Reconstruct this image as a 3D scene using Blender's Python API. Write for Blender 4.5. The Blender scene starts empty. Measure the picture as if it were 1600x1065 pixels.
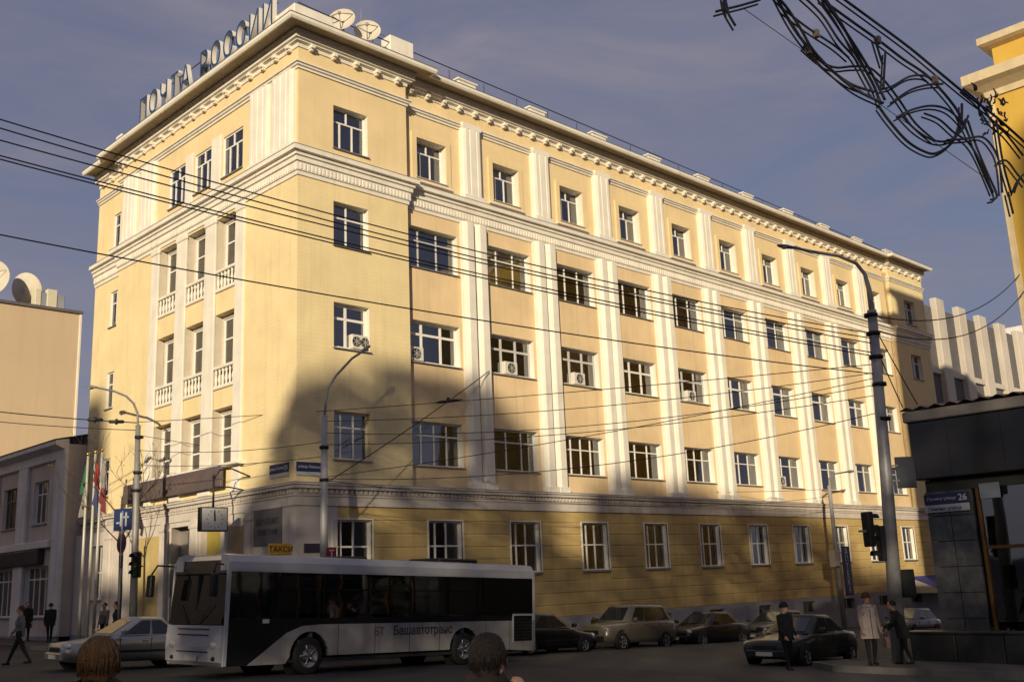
import bpy, math, random
import numpy as np
from mathutils import Vector, Matrix
random.seed(7)
SC = bpy.context.scene
COL = SC.collection

# ------------------------------------------------------------------ camera, sky, sun, exposure
CAM = Vector((-20.365, -31.70, 2.60))
FWD = Vector((0.6856056, 0.69213502, 0.22559716)); RGT = Vector((0.71650218, -0.69637889, -0.0410009)); UPV = Vector((-0.12872295, -0.1897513, 0.97335751))
cam_data = bpy.data.cameras.new('camera'); cam = bpy.data.objects.new('camera', cam_data); COL.objects.link(cam)
cam_data.sensor_width = 36.0; cam_data.lens = 1624.26 * 36.0 / 1600.0
cam_data.clip_start = 0.1; cam_data.clip_end = 4000
m = Matrix.Identity(4)
for i in range(3):
    m[i][0] = RGT[i]; m[i][1] = UPV[i]; m[i][2] = -FWD[i]; m[i][3] = CAM[i]
cam.matrix_world = m
SC.camera = cam

SUN_EL = math.radians(14.0)
SUN_TO = Vector((-0.788 * math.cos(SUN_EL), -0.616 * math.cos(SUN_EL), math.sin(SUN_EL)))   # towards the sun
sun_data = bpy.data.lights.new('sun', 'SUN'); sun_data.energy = 4.8; sun_data.angle = math.radians(0.9); sun_data.color = (1.0, 0.86, 0.62)
sun = bpy.data.objects.new('sun', sun_data); COL.objects.link(sun)
sun.rotation_euler = (-SUN_TO).to_track_quat('-Z', 'Y').to_euler(); sun.location = (-60, -60, 60)

world = bpy.data.worlds.new('World'); SC.world = world; world.use_nodes = True
nt = world.node_tree; nt.nodes.clear()
def wn(t, **k):
    n = nt.nodes.new(t)
    for a, b in k.items(): setattr(n, a, b)
    return n
w_out = wn('ShaderNodeOutputWorld'); w_mix = wn('ShaderNodeMixShader')
w_sky = wn('ShaderNodeTexSky', sky_type='NISHITA', sun_disc=False, sun_elevation=SUN_EL, altitude=150, air_density=1.0, dust_density=1.5, ozone_density=2.0)
w_sky.sun_rotation = math.atan2(SUN_TO.x, SUN_TO.y)
w_b1 = wn('ShaderNodeBackground'); w_b1.inputs['Strength'].default_value = 0.15
w_b2 = wn('ShaderNodeBackground'); w_b2.inputs['Strength'].default_value = 1.0
w_tc = wn('ShaderNodeTexCoord'); w_map = wn('ShaderNodeMapping'); w_map.inputs['Scale'].default_value = (1.0, 1.0, 3.2); w_map.inputs['Rotation'].default_value = (0.0, 0.25, 0.6)
w_n = wn('ShaderNodeTexNoise'); w_n.inputs['Scale'].default_value = 3.4; w_n.inputs['Detail'].default_value = 6; w_n.inputs['Roughness'].default_value = 0.56; w_n.inputs['Distortion'].default_value = 0.6
w_r = wn('ShaderNodeValToRGB')
w_r.color_ramp.elements[0].position = 0.34; w_r.color_ramp.elements[0].color = (0.140, 0.142, 0.220, 1)
w_r.color_ramp.elements[1].position = 0.66; w_r.color_ramp.elements[1].color = (0.250, 0.232, 0.285, 1)
e_ = w_r.color_ramp.elements.new(0.50); e_.color = (0.186, 0.180, 0.248, 1)
w_r2 = wn('ShaderNodeMapRange'); w_r2.inputs['From Min'].default_value = 0.25; w_r2.inputs['From Max'].default_value = 0.6; w_r2.inputs['To Min'].default_value = 0.78; w_r2.inputs['To Max'].default_value = 0.94
nt.links.new(w_tc.outputs['Generated'], w_map.inputs['Vector']); nt.links.new(w_map.outputs['Vector'], w_n.inputs['Vector'])
nt.links.new(w_n.outputs['Fac'], w_r.inputs['Fac']); nt.links.new(w_n.outputs['Fac'], w_r2.inputs['Value'])
nt.links.new(w_sky.outputs['Color'], w_b1.inputs['Color']); nt.links.new(w_r.outputs['Color'], w_b2.inputs['Color'])
nt.links.new(w_r2.outputs['Result'], w_mix.inputs['Fac']); nt.links.new(w_b1.outputs[0], w_mix.inputs[1]); nt.links.new(w_b2.outputs[0], w_mix.inputs[2])
nt.links.new(w_mix.outputs[0], w_out.inputs['Surface'])
SC.view_settings.view_transform = 'Standard'; SC.view_settings.look = 'None'; SC.view_settings.gamma = 1.0; SC.view_settings.exposure = 0.0
SC.view_settings.use_curve_mapping = False
SC.cycles.max_bounces = 6; SC.cycles.transparent_max_bounces = 12; SC.cycles.use_denoising = True

# ------------------------------------------------------------------ materials
MATS = {}
def mat(name, col, rough=0.8, metal=0.0, var=0.12, scale=2.0, bump=0.0, bscale=20.0, spec=0.3, streak=0.0, brick=None, emit=None, coat=0.0, dirt=None):
    if name in MATS: return MATS[name]
    M = bpy.data.materials.new(name); MATS[name] = M; M.use_nodes = True
    t = M.node_tree; b = t.nodes['Principled BSDF']
    b.inputs['Roughness'].default_value = rough; b.inputs['Metallic'].default_value = metal
    b.inputs['Specular IOR Level'].default_value = spec; b.inputs['Coat Weight'].default_value = coat
    c = (*col, 1.0)
    b.inputs['Base Color'].default_value = c
    M.diffuse_color = c
    L = t.links.new; N = t.nodes.new
    tc = N('ShaderNodeTexCoord')
    last = None
    if var > 0:
        n = N('ShaderNodeTexNoise'); n.inputs['Scale'].default_value = scale; n.inputs['Detail'].default_value = 6; n.inputs['Roughness'].default_value = 0.6
        L(tc.outputs['Object'], n.inputs['Vector'])
        mr = N('ShaderNodeMapRange'); mr.inputs['From Min'].default_value = 0.3; mr.inputs['From Max'].default_value = 0.7
        mr.inputs['To Min'].default_value = 1 - var; mr.inputs['To Max'].default_value = 1 + var * 0.6
        L(n.outputs['Fac'], mr.inputs['Value'])
        mx = N('ShaderNodeMix'); mx.data_type = 'RGBA'; mx.blend_type = 'MULTIPLY'; mx.inputs['Factor'].default_value = 1.0
        mx.inputs['A'].default_value = c; L(mr.outputs['Result'], mx.inputs['B']); last = mx.outputs['Result']
    if streak > 0:
        mp = N('ShaderNodeMapping'); mp.inputs['Scale'].default_value = (2.2, 2.2, 0.12); L(tc.outputs['Object'], mp.inputs['Vector'])
        n2 = N('ShaderNodeTexNoise'); n2.inputs['Scale'].default_value = 1.6; n2.inputs['Detail'].default_value = 5; L(mp.outputs['Vector'], n2.inputs['Vector'])
        m2 = N('ShaderNodeMapRange'); m2.inputs['From Min'].default_value = 0.52; m2.inputs['From Max'].default_value = 0.78; m2.inputs['To Min'].default_value = 0; m2.inputs['To Max'].default_value = streak
        L(n2.outputs['Fac'], m2.inputs['Value'])
        mx2 = N('ShaderNodeMix'); mx2.data_type = 'RGBA'; mx2.inputs['B'].default_value = (*(dirt or (col[0] * 0.45, col[1] * 0.42, col[2] * 0.42)), 1)
        L(m2.outputs['Result'], mx2.inputs['Factor'])
        if last: L(last, mx2.inputs['A'])
        else: mx2.inputs['A'].default_value = c
        last = mx2.outputs['Result']
    if last: L(last, b.inputs['Base Color'])
    hsrc = None
    if bump > 0:
        n3 = N('ShaderNodeTexNoise'); n3.inputs['Scale'].default_value = bscale; n3.inputs['Detail'].default_value = 4; L(tc.outputs['Object'], n3.inputs['Vector'])
        bp = N('ShaderNodeBump'); bp.inputs['Strength'].default_value = bump; bp.inputs['Distance'].default_value = 0.02; L(n3.outputs['Fac'], bp.inputs['Height'])
        L(bp.outputs['Normal'], b.inputs['Normal']); hsrc = bp
    if brick:                      # thin brick joints as fine relief: brick = (row height, length)
        sx = N('ShaderNodeSeparateXYZ'); L(tc.outputs['Object'], sx.inputs[0])
        ad = N('ShaderNodeMath'); ad.operation = 'ADD'; L(sx.outputs['X'], ad.inputs[0]); L(sx.outputs['Y'], ad.inputs[1])
        cb = N('ShaderNodeCombineXYZ'); L(ad.outputs[0], cb.inputs['X']); L(sx.outputs['Z'], cb.inputs['Y'])
        bt = N('ShaderNodeTexBrick'); bt.inputs['Scale'].default_value = 1.0; bt.inputs['Row Height'].default_value = brick[0]; bt.inputs['Brick Width'].default_value = brick[1]
        bt.inputs['Mortar Size'].default_value = 0.02; bt.inputs['Color1'].default_value = (1, 1, 1, 1); bt.inputs['Color2'].default_value = (0.93, 0.93, 0.93, 1); bt.inputs['Mortar'].default_value = (0.72, 0.72, 0.72, 1)
        L(cb.outputs[0], bt.inputs['Vector'])
        mx3 = N('ShaderNodeMix'); mx3.data_type = 'RGBA'; mx3.blend_type = 'MULTIPLY'; mx3.inputs['Factor'].default_value = 0.16
        if last: L(last, mx3.inputs['A'])
        else: mx3.inputs['A'].default_value = c
        L(bt.outputs['Color'], mx3.inputs['B']); L(mx3.outputs['Result'], b.inputs['Base Color'])
        bp2 = N('ShaderNodeBump'); bp2.inputs['Strength'].default_value = 0.15; bp2.inputs['Distance'].default_value = 0.012; L(bt.outputs['Fac'], bp2.inputs['Height']); bp2.invert = True
        if hsrc: L(hsrc.outputs['Normal'], bp2.inputs['Normal'])
        L(bp2.outputs['Normal'], b.inputs['Normal'])
    if emit:
        b.inputs['Emission Color'].default_value = (*emit[0], 1); b.inputs['Emission Strength'].default_value = emit[1]
    return M
def glass_mat(name, tint, trans=0.6, rough=0.03):
    """window glass: mirror-like fresnel reflection over a tinted see-through layer"""
    if name in MATS: return MATS[name]
    M = bpy.data.materials.new(name); MATS[name] = M; M.use_nodes = True
    t = M.node_tree; t.nodes.clear(); N = t.nodes.new; L = t.links.new
    o = N('ShaderNodeOutputMaterial'); mx = N('ShaderNodeMixShader'); tr = N('ShaderNodeBsdfTransparent'); gl = N('ShaderNodeBsdfGlossy')
    tr.inputs['Color'].default_value = (*[trans * q for q in tint], 1); gl.inputs['Roughness'].default_value = rough; gl.inputs['Color'].default_value = (0.9, 0.92, 0.95, 1)
    fr = N('ShaderNodeFresnel'); fr.inputs['IOR'].default_value = 2.7
    tc = N('ShaderNodeTexCoord'); n = N('ShaderNodeTexNoise'); n.inputs['Scale'].default_value = 1.3; n.inputs['Detail'].default_value = 1; L(tc.outputs['Object'], n.inputs['Vector'])
    bp = N('ShaderNodeBump'); bp.inputs['Strength'].default_value = 0.06; bp.inputs['Distance'].default_value = 0.05; L(n.outputs['Fac'], bp.inputs['Height']); L(bp.outputs['Normal'], gl.inputs['Normal'])
    L(fr.outputs[0], mx.inputs[0]); L(tr.outputs[0], mx.inputs[1]); L(gl.outputs[0], mx.inputs[2]); L(mx.outputs[0], o.inputs['Surface'])
    return M

YEL = mat('yellow_plaster', (0.81, 0.655, 0.365), 0.9, var=0.10, scale=0.7, bump=0.15, bscale=40, streak=0.22, brick=(0.16, 0.6))
YEL5 = mat('yellow_plaster_smooth', (0.785, 0.61, 0.345), 0.9, var=0.10, scale=0.6, bump=0.15, bscale=40, streak=0.16)
PEACH = mat('peach_plaster', (0.755, 0.565, 0.33), 0.9, var=0.13, scale=0.5, bump=0.15, bscale=40, streak=0.24)
OCHRE = mat('ochre_plaster', (0.54, 0.39, 0.165), 0.88, var=0.16, scale=0.8, bump=0.2, bscale=30, streak=0.28)
WHITE = mat('white_trim', (0.78, 0.725, 0.625), 0.85, var=0.10, scale=1.2, bump=0.1, bscale=40, streak=0.22)
STONE = mat('pale_stone', (0.60, 0.535, 0.47), 0.85, var=0.16, scale=1.4, bump=0.15, bscale=30, streak=0.3)
GREYP = mat('grey_plinth', (0.30, 0.30, 0.33), 0.85, var=0.2, scale=1.2, bump=0.2, bscale=25, streak=0.3)
FRAME2 = mat('grey_window_paint', (0.55, 0.52, 0.50), 0.5, var=0.08)
FRAME = mat('window_paint', (0.78, 0.74, 0.68), 0.5, var=0.06)
WOODF = mat('brown_window_paint', (0.26, 0.15, 0.09), 0.5, var=0.1)
ROOM = mat('room_dark', (0.50, 0.47, 0.44), 0.9, var=0.1)
CURT = mat('curtain', (0.62, 0.57, 0.47), 0.9, var=0.1, scale=3)
CURT2 = mat('curtain_grey', (0.36, 0.36, 0.36), 0.9, var=0.1, scale=3)
CURT4 = mat('curtain_blue', (0.25, 0.29, 0.38), 0.9, var=0.1, scale=3); CURT5 = mat('curtain_rust', (0.34, 0.20, 0.13), 0.9, var=0.1, scale=3)
CURT3 = mat('curtain_green', (0.12, 0.20, 0.15), 0.9, var=0.2, scale=3)
GLASS = glass_mat('window_glass', (0.85, 0.88, 0.92), 0.85)
ZINC = mat('zinc_flashing', (0.34, 0.34, 0.36), 0.45, 0.6, var=0.15, scale=1.0)
ROOFM = mat('roof_metal', (0.20, 0.17, 0.16), 0.5, 0.4, var=0.25, scale=0.8)
ASPH = mat('asphalt', (0.050, 0.047, 0.046), 0.85, var=0.30, scale=0.35, bump=0.4, bscale=60)
PAVE = mat('pavement_stone', (0.085, 0.078, 0.074), 0.85, var=0.25, scale=0.6, bump=0.3, bscale=40)
KERB = mat('kerb_stone', (0.14, 0.13, 0.125), 0.85, var=0.25, scale=1.5, bump=0.2)
BLACK = mat('black_rubber', (0.012, 0.012, 0.013), 0.75, var=0.1)
BLKM = mat('black_metal', (0.02, 0.02, 0.022), 0.45, 0.2, var=0.1)
STEEL = mat('galvanised_steel', (0.34, 0.33, 0.33), 0.5, 0.25, var=0.2, scale=3, streak=0.25)
POLEM = mat('pole_paint', (0.26, 0.25, 0.25), 0.55, 0.3, var=0.2, scale=2, streak=0.3)
CHROME = mat('chrome', (0.6, 0.6, 0.62), 0.15, 1.0, var=0.0)
WIRE = mat('wire_black', (0.018, 0.017, 0.02), 0.6, var=0.0)

# ------------------------------------------------------------------ helpers
class MB:
    """collects shapes; build() links them as one mesh object"""
    def __init__(s): s.v = []; s.f = []; s.mi = []; s.sm = []; s.cur = 0; s.smooth = False
    def add(s, vs, fs, smooth=None):
        o = len(s.v); s.v += [tuple(p) for p in vs]
        for q in fs: s.f.append(tuple(o + i for i in q)); s.mi.append(s.cur); s.sm.append(s.smooth if smooth is None else smooth)
        return s
    def box(s, x0, x1, y0, y1, z0, z1):
        return s.add([(x0, y0, z0), (x1, y0, z0), (x1, y1, z0), (x0, y1, z0), (x0, y0, z1), (x1, y0, z1), (x1, y1, z1), (x0, y1, z1)],
                     [(0, 3, 2, 1), (4, 5, 6, 7), (0, 1, 5, 4), (1, 2, 6, 5), (2, 3, 7, 6), (3, 0, 4, 7)], False)
    def bbox(s, x0, x1, y0, y1, z0, z1, b=0.02):
        """box with chamfered edges"""
        xs, ys, zs = (x0, x1), (y0, y1), (z0, z1); vs = []; idx = {}
        sg = (1, -1)
        for i in (0, 1):
            for j in (0, 1):
                for k in (0, 1):
                    X, Y, Z = xs[i], ys[j], zs[k]; dx, dy, dz = sg[i] * b, sg[j] * b, sg[k] * b
                    for a, p in (('x', (X, Y + dy, Z + dz)), ('y', (X + dx, Y, Z + dz)), ('z', (X + dx, Y + dy, Z))):
                        idx[(i, j, k, a)] = len(vs); vs.append(p)
        fs = []
        I = lambda i, j, k, a: idx[(i, j, k, a)]
        for i in (0, 1): fs.append([I(i, 0, 0, 'x'), I(i, 1, 0, 'x'), I(i, 1, 1, 'x'), I(i, 0, 1, 'x')][:: (1 if i else -1)])
        for j in (0, 1): fs.append([I(0, j, 0, 'y'), I(0, j, 1, 'y'), I(1, j, 1, 'y'), I(1, j, 0, 'y')][:: (1 if j else -1)])
        for k in (0, 1): fs.append([I(0, 0, k, 'z'), I(1, 0, k, 'z'), I(1, 1, k, 'z'), I(0, 1, k, 'z')][:: (1 if k else -1)])
        for j in (0, 1):
            for k in (0, 1): fs.append([I(0, j, k, 'y'), I(1, j, k, 'y'), I(1, j, k, 'z'), I(0, j, k, 'z')])
        for i in (0, 1):
            for k in (0, 1): fs.append([I(i, 0, k, 'x'), I(i, 1, k, 'x'), I(i, 1, k, 'z'), I(i, 0, k, 'z')])
        for i in (0, 1):
            for j in (0, 1): fs.append([I(i, j, 0, 'x'), I(i, j, 1, 'x'), I(i, j, 1, 'y'), I(i, j, 0, 'y')])
        for i in (0, 1):
            for j in (0, 1):
                for k in (0, 1): fs.append([I(i, j, k, 'x'), I(i, j, k, 'y'), I(i, j, k, 'z')])
        return s.add(vs, fs, False)
    def quad(s, *p): return s.add(p, [tuple(range(len(p)))], False)
    def prism(s, poly, a, b, axis='y'):
        """polygon (p,q) swept from a to b along axis; x:(p,q)->(.,p,q) y:(p,.,q) z:(p,q,.)"""
        f = {'x': lambda p, q, t: (t, p, q), 'y': lambda p, q, t: (p, t, q), 'z': lambda p, q, t: (p, q, t)}[axis]
        n = len(poly); vs = [f(p, q, a) for p, q in poly] + [f(p, q, b) for p, q in poly]
        fs = [tuple(range(n))[::-1], tuple(range(n, 2 * n))] + [(i, (i + 1) % n, n + (i + 1) % n, n + i) for i in range(n)]
        return s.add(vs, fs, False)
    def tube(s, pts, r, n=6, cap=True):
        pts = [Vector(p) for p in pts]; rs = r if isinstance(r, (list, tuple)) else [r] * len(pts)
        vs = []; fs = []; N = len(pts); ref = None
        for i, p in enumerate(pts):
            t = (pts[min(i + 1, N - 1)] - pts[max(i - 1, 0)])
            if t.length < 1e-9: t = Vector((0, 0, 1))
            t.normalize()
            if ref is None: ref = t.orthogonal().normalized()
            else:
                ref = (ref - t * ref.dot(t))
                ref = ref.normalized() if ref.length > 1e-6 else t.orthogonal().normalized()
            w = t.cross(ref)
            for k in range(n):
                a = 2 * math.pi * k / n; vs.append(p + (ref * math.cos(a) + w * math.sin(a)) * rs[i])
        for i in range(N - 1):
            for k in range(n): fs.append((i * n + k, i * n + (k + 1) % n, (i + 1) * n + (k + 1) % n, (i + 1) * n + k))
        if cap: fs.append(tuple(range(n))[::-1]); fs.append(tuple((N - 1) * n + k for k in range(n)))
        return s.add(vs, fs, True)
    def cyl(s, p0, p1, r0, r1=None, n=12): return s.tube([p0, p1], [r0, r0 if r1 is None else r1], n)
    def ell(s, c, r, nu=14, nv=9):
        vs = [(c[0], c[1], c[2] - r[2])]; fs = []
        for j in range(1, nv):
            ph = -math.pi / 2 + math.pi * j / nv
            for i in range(nu):
                th = 2 * math.pi * i / nu; vs.append((c[0] + r[0] * math.cos(ph) * math.cos(th), c[1] + r[1] * math.cos(ph) * math.sin(th), c[2] + r[2] * math.sin(ph)))
        vs.append((c[0], c[1], c[2] + r[2])); top = len(vs) - 1
        for i in range(nu): fs.append((0, 1 + (i + 1) % nu, 1 + i)); fs.append((top, top - nu + i, top - nu + (i + 1) % nu))
        for j in range(nv - 2):
            for i in range(nu):
                a = 1 + j * nu + i; b = 1 + j * nu + (i + 1) % nu; fs.append((a, b, b + nu, a + nu))
        return s.add(vs, fs, True)
    def lathe(s, prof, c=(0, 0, 0), n=20, axis='z'):
        f = {'z': lambda r, h, a: (c[0] + r * math.cos(a), c[1] + r * math.sin(a), c[2] + h), 'x': lambda r, h, a: (c[0] + h, c[1] + r * math.cos(a), c[2] + r * math.sin(a)), 'y': lambda r, h, a: (c[0] + r * math.cos(a), c[1] + h, c[2] + r * math.sin(a))}[axis]
        vs = []; fs = []
        for r, h in prof:
            for k in range(n): vs.append(f(r, h, 2 * math.pi * k / n))
        for i in range(len(prof) - 1):
            for k in range(n): fs.append((i * n + k, i * n + (k + 1) % n, (i + 1) * n + (k + 1) % n, (i + 1) * n + k))
        return s.add(vs, fs, True)
    def mesh(s, name, mats):
        me = bpy.data.meshes.new(name); me.from_pydata(s.v, [], s.f)
        for q in (mats if isinstance(mats, (list, tuple)) else [mats]): me.materials.append(q)
        me.polygons.foreach_set('material_index', s.mi); me.polygons.foreach_set('use_smooth', s.sm); me.update()
        return me
    def build(s, name, mats, parent=None, loc=None):
        return put(name, s.mesh(name, mats), parent, loc)
def put(name, me, parent=None, loc=None, rz=0.0):
    o = bpy.data.objects.new(name, me); COL.objects.link(o); o.parent = parent
    if loc is not None: o.location = loc
    if rz: o.rotation_euler = (0, 0, rz)
    return o
def tag(o, label=None, cat=None, group=None, kind=None):
    if label: o['label'] = label
    if cat: o['category'] = cat
    if group: o['group'] = group
    if kind: o['kind'] = kind
    return o
def thing(name, label, cat, loc=(0, 0, 0), rz=0.0, group=None):
    o = bpy.data.objects.new(name, None); COL.objects.link(o); o.location = loc; o.rotation_euler = (0, 0, rz); o.empty_display_size = 0.3
    return tag(o, label, cat, group)
def copy_tree(o, parent=None):
    c = o.copy(); COL.objects.link(c); c.parent = parent
    for ch in o.children: copy_tree(ch, c)
    return c
def ground_z(x, y):
    x = max(-60, min(70, x)); y = max(-90, min(80, y))
    return 0.40 - 0.042 * x + 0.013 * y
def text_mesh(body, size, extrude, mats, name='text', bevel=0.0, bold=0.0):
    cu = bpy.data.curves.new(name, 'FONT'); cu.body = body; cu.size = size; cu.extrude = extrude; cu.align_x = 'CENTER'; cu.resolution_u = 3; cu.offset = bold
    cu.bevel_depth = bevel; cu.bevel_resolution = 0
    ob = bpy.data.objects.new(name, cu); COL.objects.link(ob)
    bpy.context.view_layer.update()
    me = bpy.data.meshes.new_from_object(ob.evaluated_get(bpy.context.evaluated_depsgraph_get()))
    bpy.data.objects.remove(ob); bpy.data.curves.remove(cu)
    me.materials.clear()
    for q in mats: me.materials.append(q)
    me.name = name
    if len(mats) > 1:
        for p in me.polygons: p.material_index = 0 if abs(p.normal.z) > 0.9 else 1
    return me
ROT_LEFT = -math.pi / 2      # local x -> world -Y, local y (inward) -> world +X : facades that face -X

def sweep(mb, prof, path, closed=False):
    """sweep (out, z) profile along a plan polyline; outward is to the right of travel"""
    P = [Vector((p[0], p[1])) for p in path]; n = len(P); offs = []
    for i in range(n):
        d0 = (P[i] - P[i - 1]).normalized() if i > 0 else None
        d1 = (P[i + 1] - P[i]).normalized() if i < n - 1 else None
        d0 = d0 or d1; d1 = d1 or d0
        n0 = Vector((d0.y, -d0.x)); n1 = Vector((d1.y, -d1.x))
        b = (n0 + n1); b = b / max(1e-6, b.length); offs.append(b / max(0.25, b.dot(n0)))
    k = len(prof); vs = []; fs = []
    for i in range(n):
        for (o, z) in prof: q = P[i] + offs[i] * o; vs.append((q.x, q.y, z))
    for i in range(n - 1):
        for j in range(k - 1): fs.append((i * k + j, (i + 1) * k + j, (i + 1) * k + j + 1, i * k + j + 1))
    fs.append(tuple(range(k))); fs.append(tuple((n - 1) * k + j for j in range(k))[::-1])
    return mb.add(vs, fs, False)
def wall_grid(mb, face, c, u0, u1, z0, z1, holes):
    """flat wall with openings; face 'y' : plane y=c spanned by x ; face 'x' : plane x=c spanned by y"""
    us = sorted({u0, u1, *[h[0] for h in holes], *[h[1] for h in holes]}); zs = sorted({z0, z1, *[h[2] for h in holes], *[h[3] for h in holes]})
    us = [u for u in us if u0 <= u <= u1]; zs = [z for z in zs if z0 <= z <= z1]
    for a, b in zip(us, us[1:]):
        for e, d in zip(zs, zs[1:]):
            cu, cz = (a + b) / 2, (e + d) / 2
            if any(h[0] < cu < h[1] and h[2] < cz < h[3] for h in holes): continue
            if face == 'y': mb.quad((a, c, e), (b, c, e), (b, c, d), (a, c, d))
            else: mb.quad((c, b, e), (c, a, e), (c, a, d), (c, b, d))
# ------------------------------------------------------------------ ground, road, pavements
def sheet(name, x0, x1, y0, y1, dz, material, step, thick=0.0, holes=None):
    nx = max(1, int((x1 - x0) / step)); ny = max(1, int((y1 - y0) / step)); mb = MB()
    vs = []; fs = []
    for j in range(ny + 1):
        for i in range(nx + 1):
            x = x0 + (x1 - x0) * i / nx; y = y0 + (y1 - y0) * j / ny; vs.append((x, y, ground_z(x, y) + dz))
    for j in range(ny):
        for i in range(nx): a = j * (nx + 1) + i; fs.append((a, a + 1, a + nx + 2, a + nx + 1))
    mb.add(vs, fs, False)
    return tag(mb.build(name, material), kind='structure')
GND = mat('ground_earth', (0.075, 0.068, 0.06), 0.95, var=0.3, scale=0.05)
sheet('ground', -2500, 2500, -2500, 2500, -0.05, GND, 100)
sheet('ground_near', -70, 80, -95, 90, -0.008, GND, 5)
sheet('road', -60, 75, -90, 85, 0.0, ASPH, 2.5)
def slab(name, poly, h, material, kerb=0.16):
    """raised pavement with a kerb stone edge; poly counter-clockwise"""
    n = len(poly); mb = MB(); c = poly
    P = [Vector(p) for p in poly]; ins = []
    for i in range(n):
        d0 = (P[i] - P[i - 1]).normalized(); d1 = (P[(i + 1) % n] - P[i]).normalized()
        n0 = Vector((-d0.y, d0.x)); n1 = Vector((-d1.y, d1.x)); b = n0 + n1; b /= max(1e-6, b.length); ins.append(P[i] + b / max(0.3, b.dot(n0)) * kerb)
    top = [(p.x, p.y, ground_z(p.x, p.y) + h) for p in ins]
    mb.add(top, [tuple(range(n))])
    ob = tag(mb.build(name, material), kind='structure')
    # kerb stones, each about two metres long
    for i in range(n):
        a, b, a2, b2 = P[i], P[(i + 1) % n], ins[i], ins[(i + 1) % n]; L = (b - a).length; k = max(1, int(L / 2.0)) if L < 60 else max(1, int(L / 4.0))
        for j in range(k):
            s, e = j / k + 0.005 / L, (j + 1) / k - 0.005 / L
            q = [a.lerp(b, s), a.lerp(b, e), a2.lerp(b2, e), a2.lerp(b2, s)]; mk = MB()
            lo = [(p.x, p.y, ground_z(p.x, p.y) - 0.1) for p in q]; hi = [(p.x, p.y, ground_z(p.x, p.y) + h + 0.006) for p in q]
            mk.add(lo + hi, [(3, 2, 1, 0), (4, 5, 6, 7), (0, 1, 5, 4), (1, 2, 6, 5), (2, 3, 7, 6), (3, 0, 4, 7)])
            mk.build('kerb_stone', KERB, ob)
    return ob
slab('pavement', [(-3.2, -1.6), (-2.2, -2.8), (66, -2.8), (66, 0.6), (0.6, 0.6), (0.6, 70), (-3.8, 70), (-3.8, -0.6)], 0.13, PAVE)
slab('pavement_right', [(5.2, -60), (60, -60), (60, -17.6), (6.4, -15.9), (5.2, -17.2)], 0.20, PAVE)

PATCH = mat('asphalt_patch', (0.036, 0.034, 0.034), 0.8, var=0.3, scale=0.8, bump=0.4, bscale=50); WORN = mat('worn_asphalt', (0.075, 0.068, 0.062), 0.9, var=0.35, scale=0.5, bump=0.4, bscale=60)
def road_patch(cx, cy, w, d, a, m_, seed):
    r = random.Random(seed); q = MB(); n = 14; pts = []
    for i in range(n):
        th = 2 * math.pi * i / n; k = 1 / max(abs(math.cos(th)), abs(math.sin(th))) ** .8; x = w * k * math.cos(th) * r.uniform(.88, 1.05); y = d * k * math.sin(th) * r.uniform(.88, 1.05); X = cx + x * math.cos(a) - y * math.sin(a); Y = cy + x * math.sin(a) + y * math.cos(a); pts.append((X, Y, ground_z(X, Y) + .004))
    q.add(pts, [tuple(range(n))]); tag(q.build('road_patch', m_), kind='structure')
for i, a in enumerate(((-3, -11.5, 2.4, .7, .1, PATCH), (9.5, -9.6, 3.0, .8, .05, WORN), (3.5, -13.2, 1.1, .8, .4, PATCH), (-10.5, -5.5, 2.6, .6, .5, WORN), (14.5, -8.0, 2.0, .5, 0, PATCH), (-6.5, -14.5, 1.8, 1.0, .2, WORN), (0.5, -16.4, 2.2, .5, .7, WORN))): road_patch(*a, i)
for i, (x, y, lab) in enumerate(((7.2, -11.6, 'round iron manhole cover in the road behind the bus'), (-9.3, -9.4, 'round iron manhole cover in the road before the bus'))):
    t = thing('manhole_cover', lab, 'manhole cover', (x, y, ground_z(x, y) + .004), group='manhole covers')
    q = MB(); q.lathe([(.001, .012), (.30, .012), (.31, .004), (.36, .004), (.36, .0)], n=24); q.build('lid', BLKM, t)
    for k in range(5): q = MB(); q.box(-.22, .22, -.2 + k * .1 - .015, -.2 + k * .1 + .015, .012, .02); q.build('tread_bar', BLKM, t)
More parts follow.
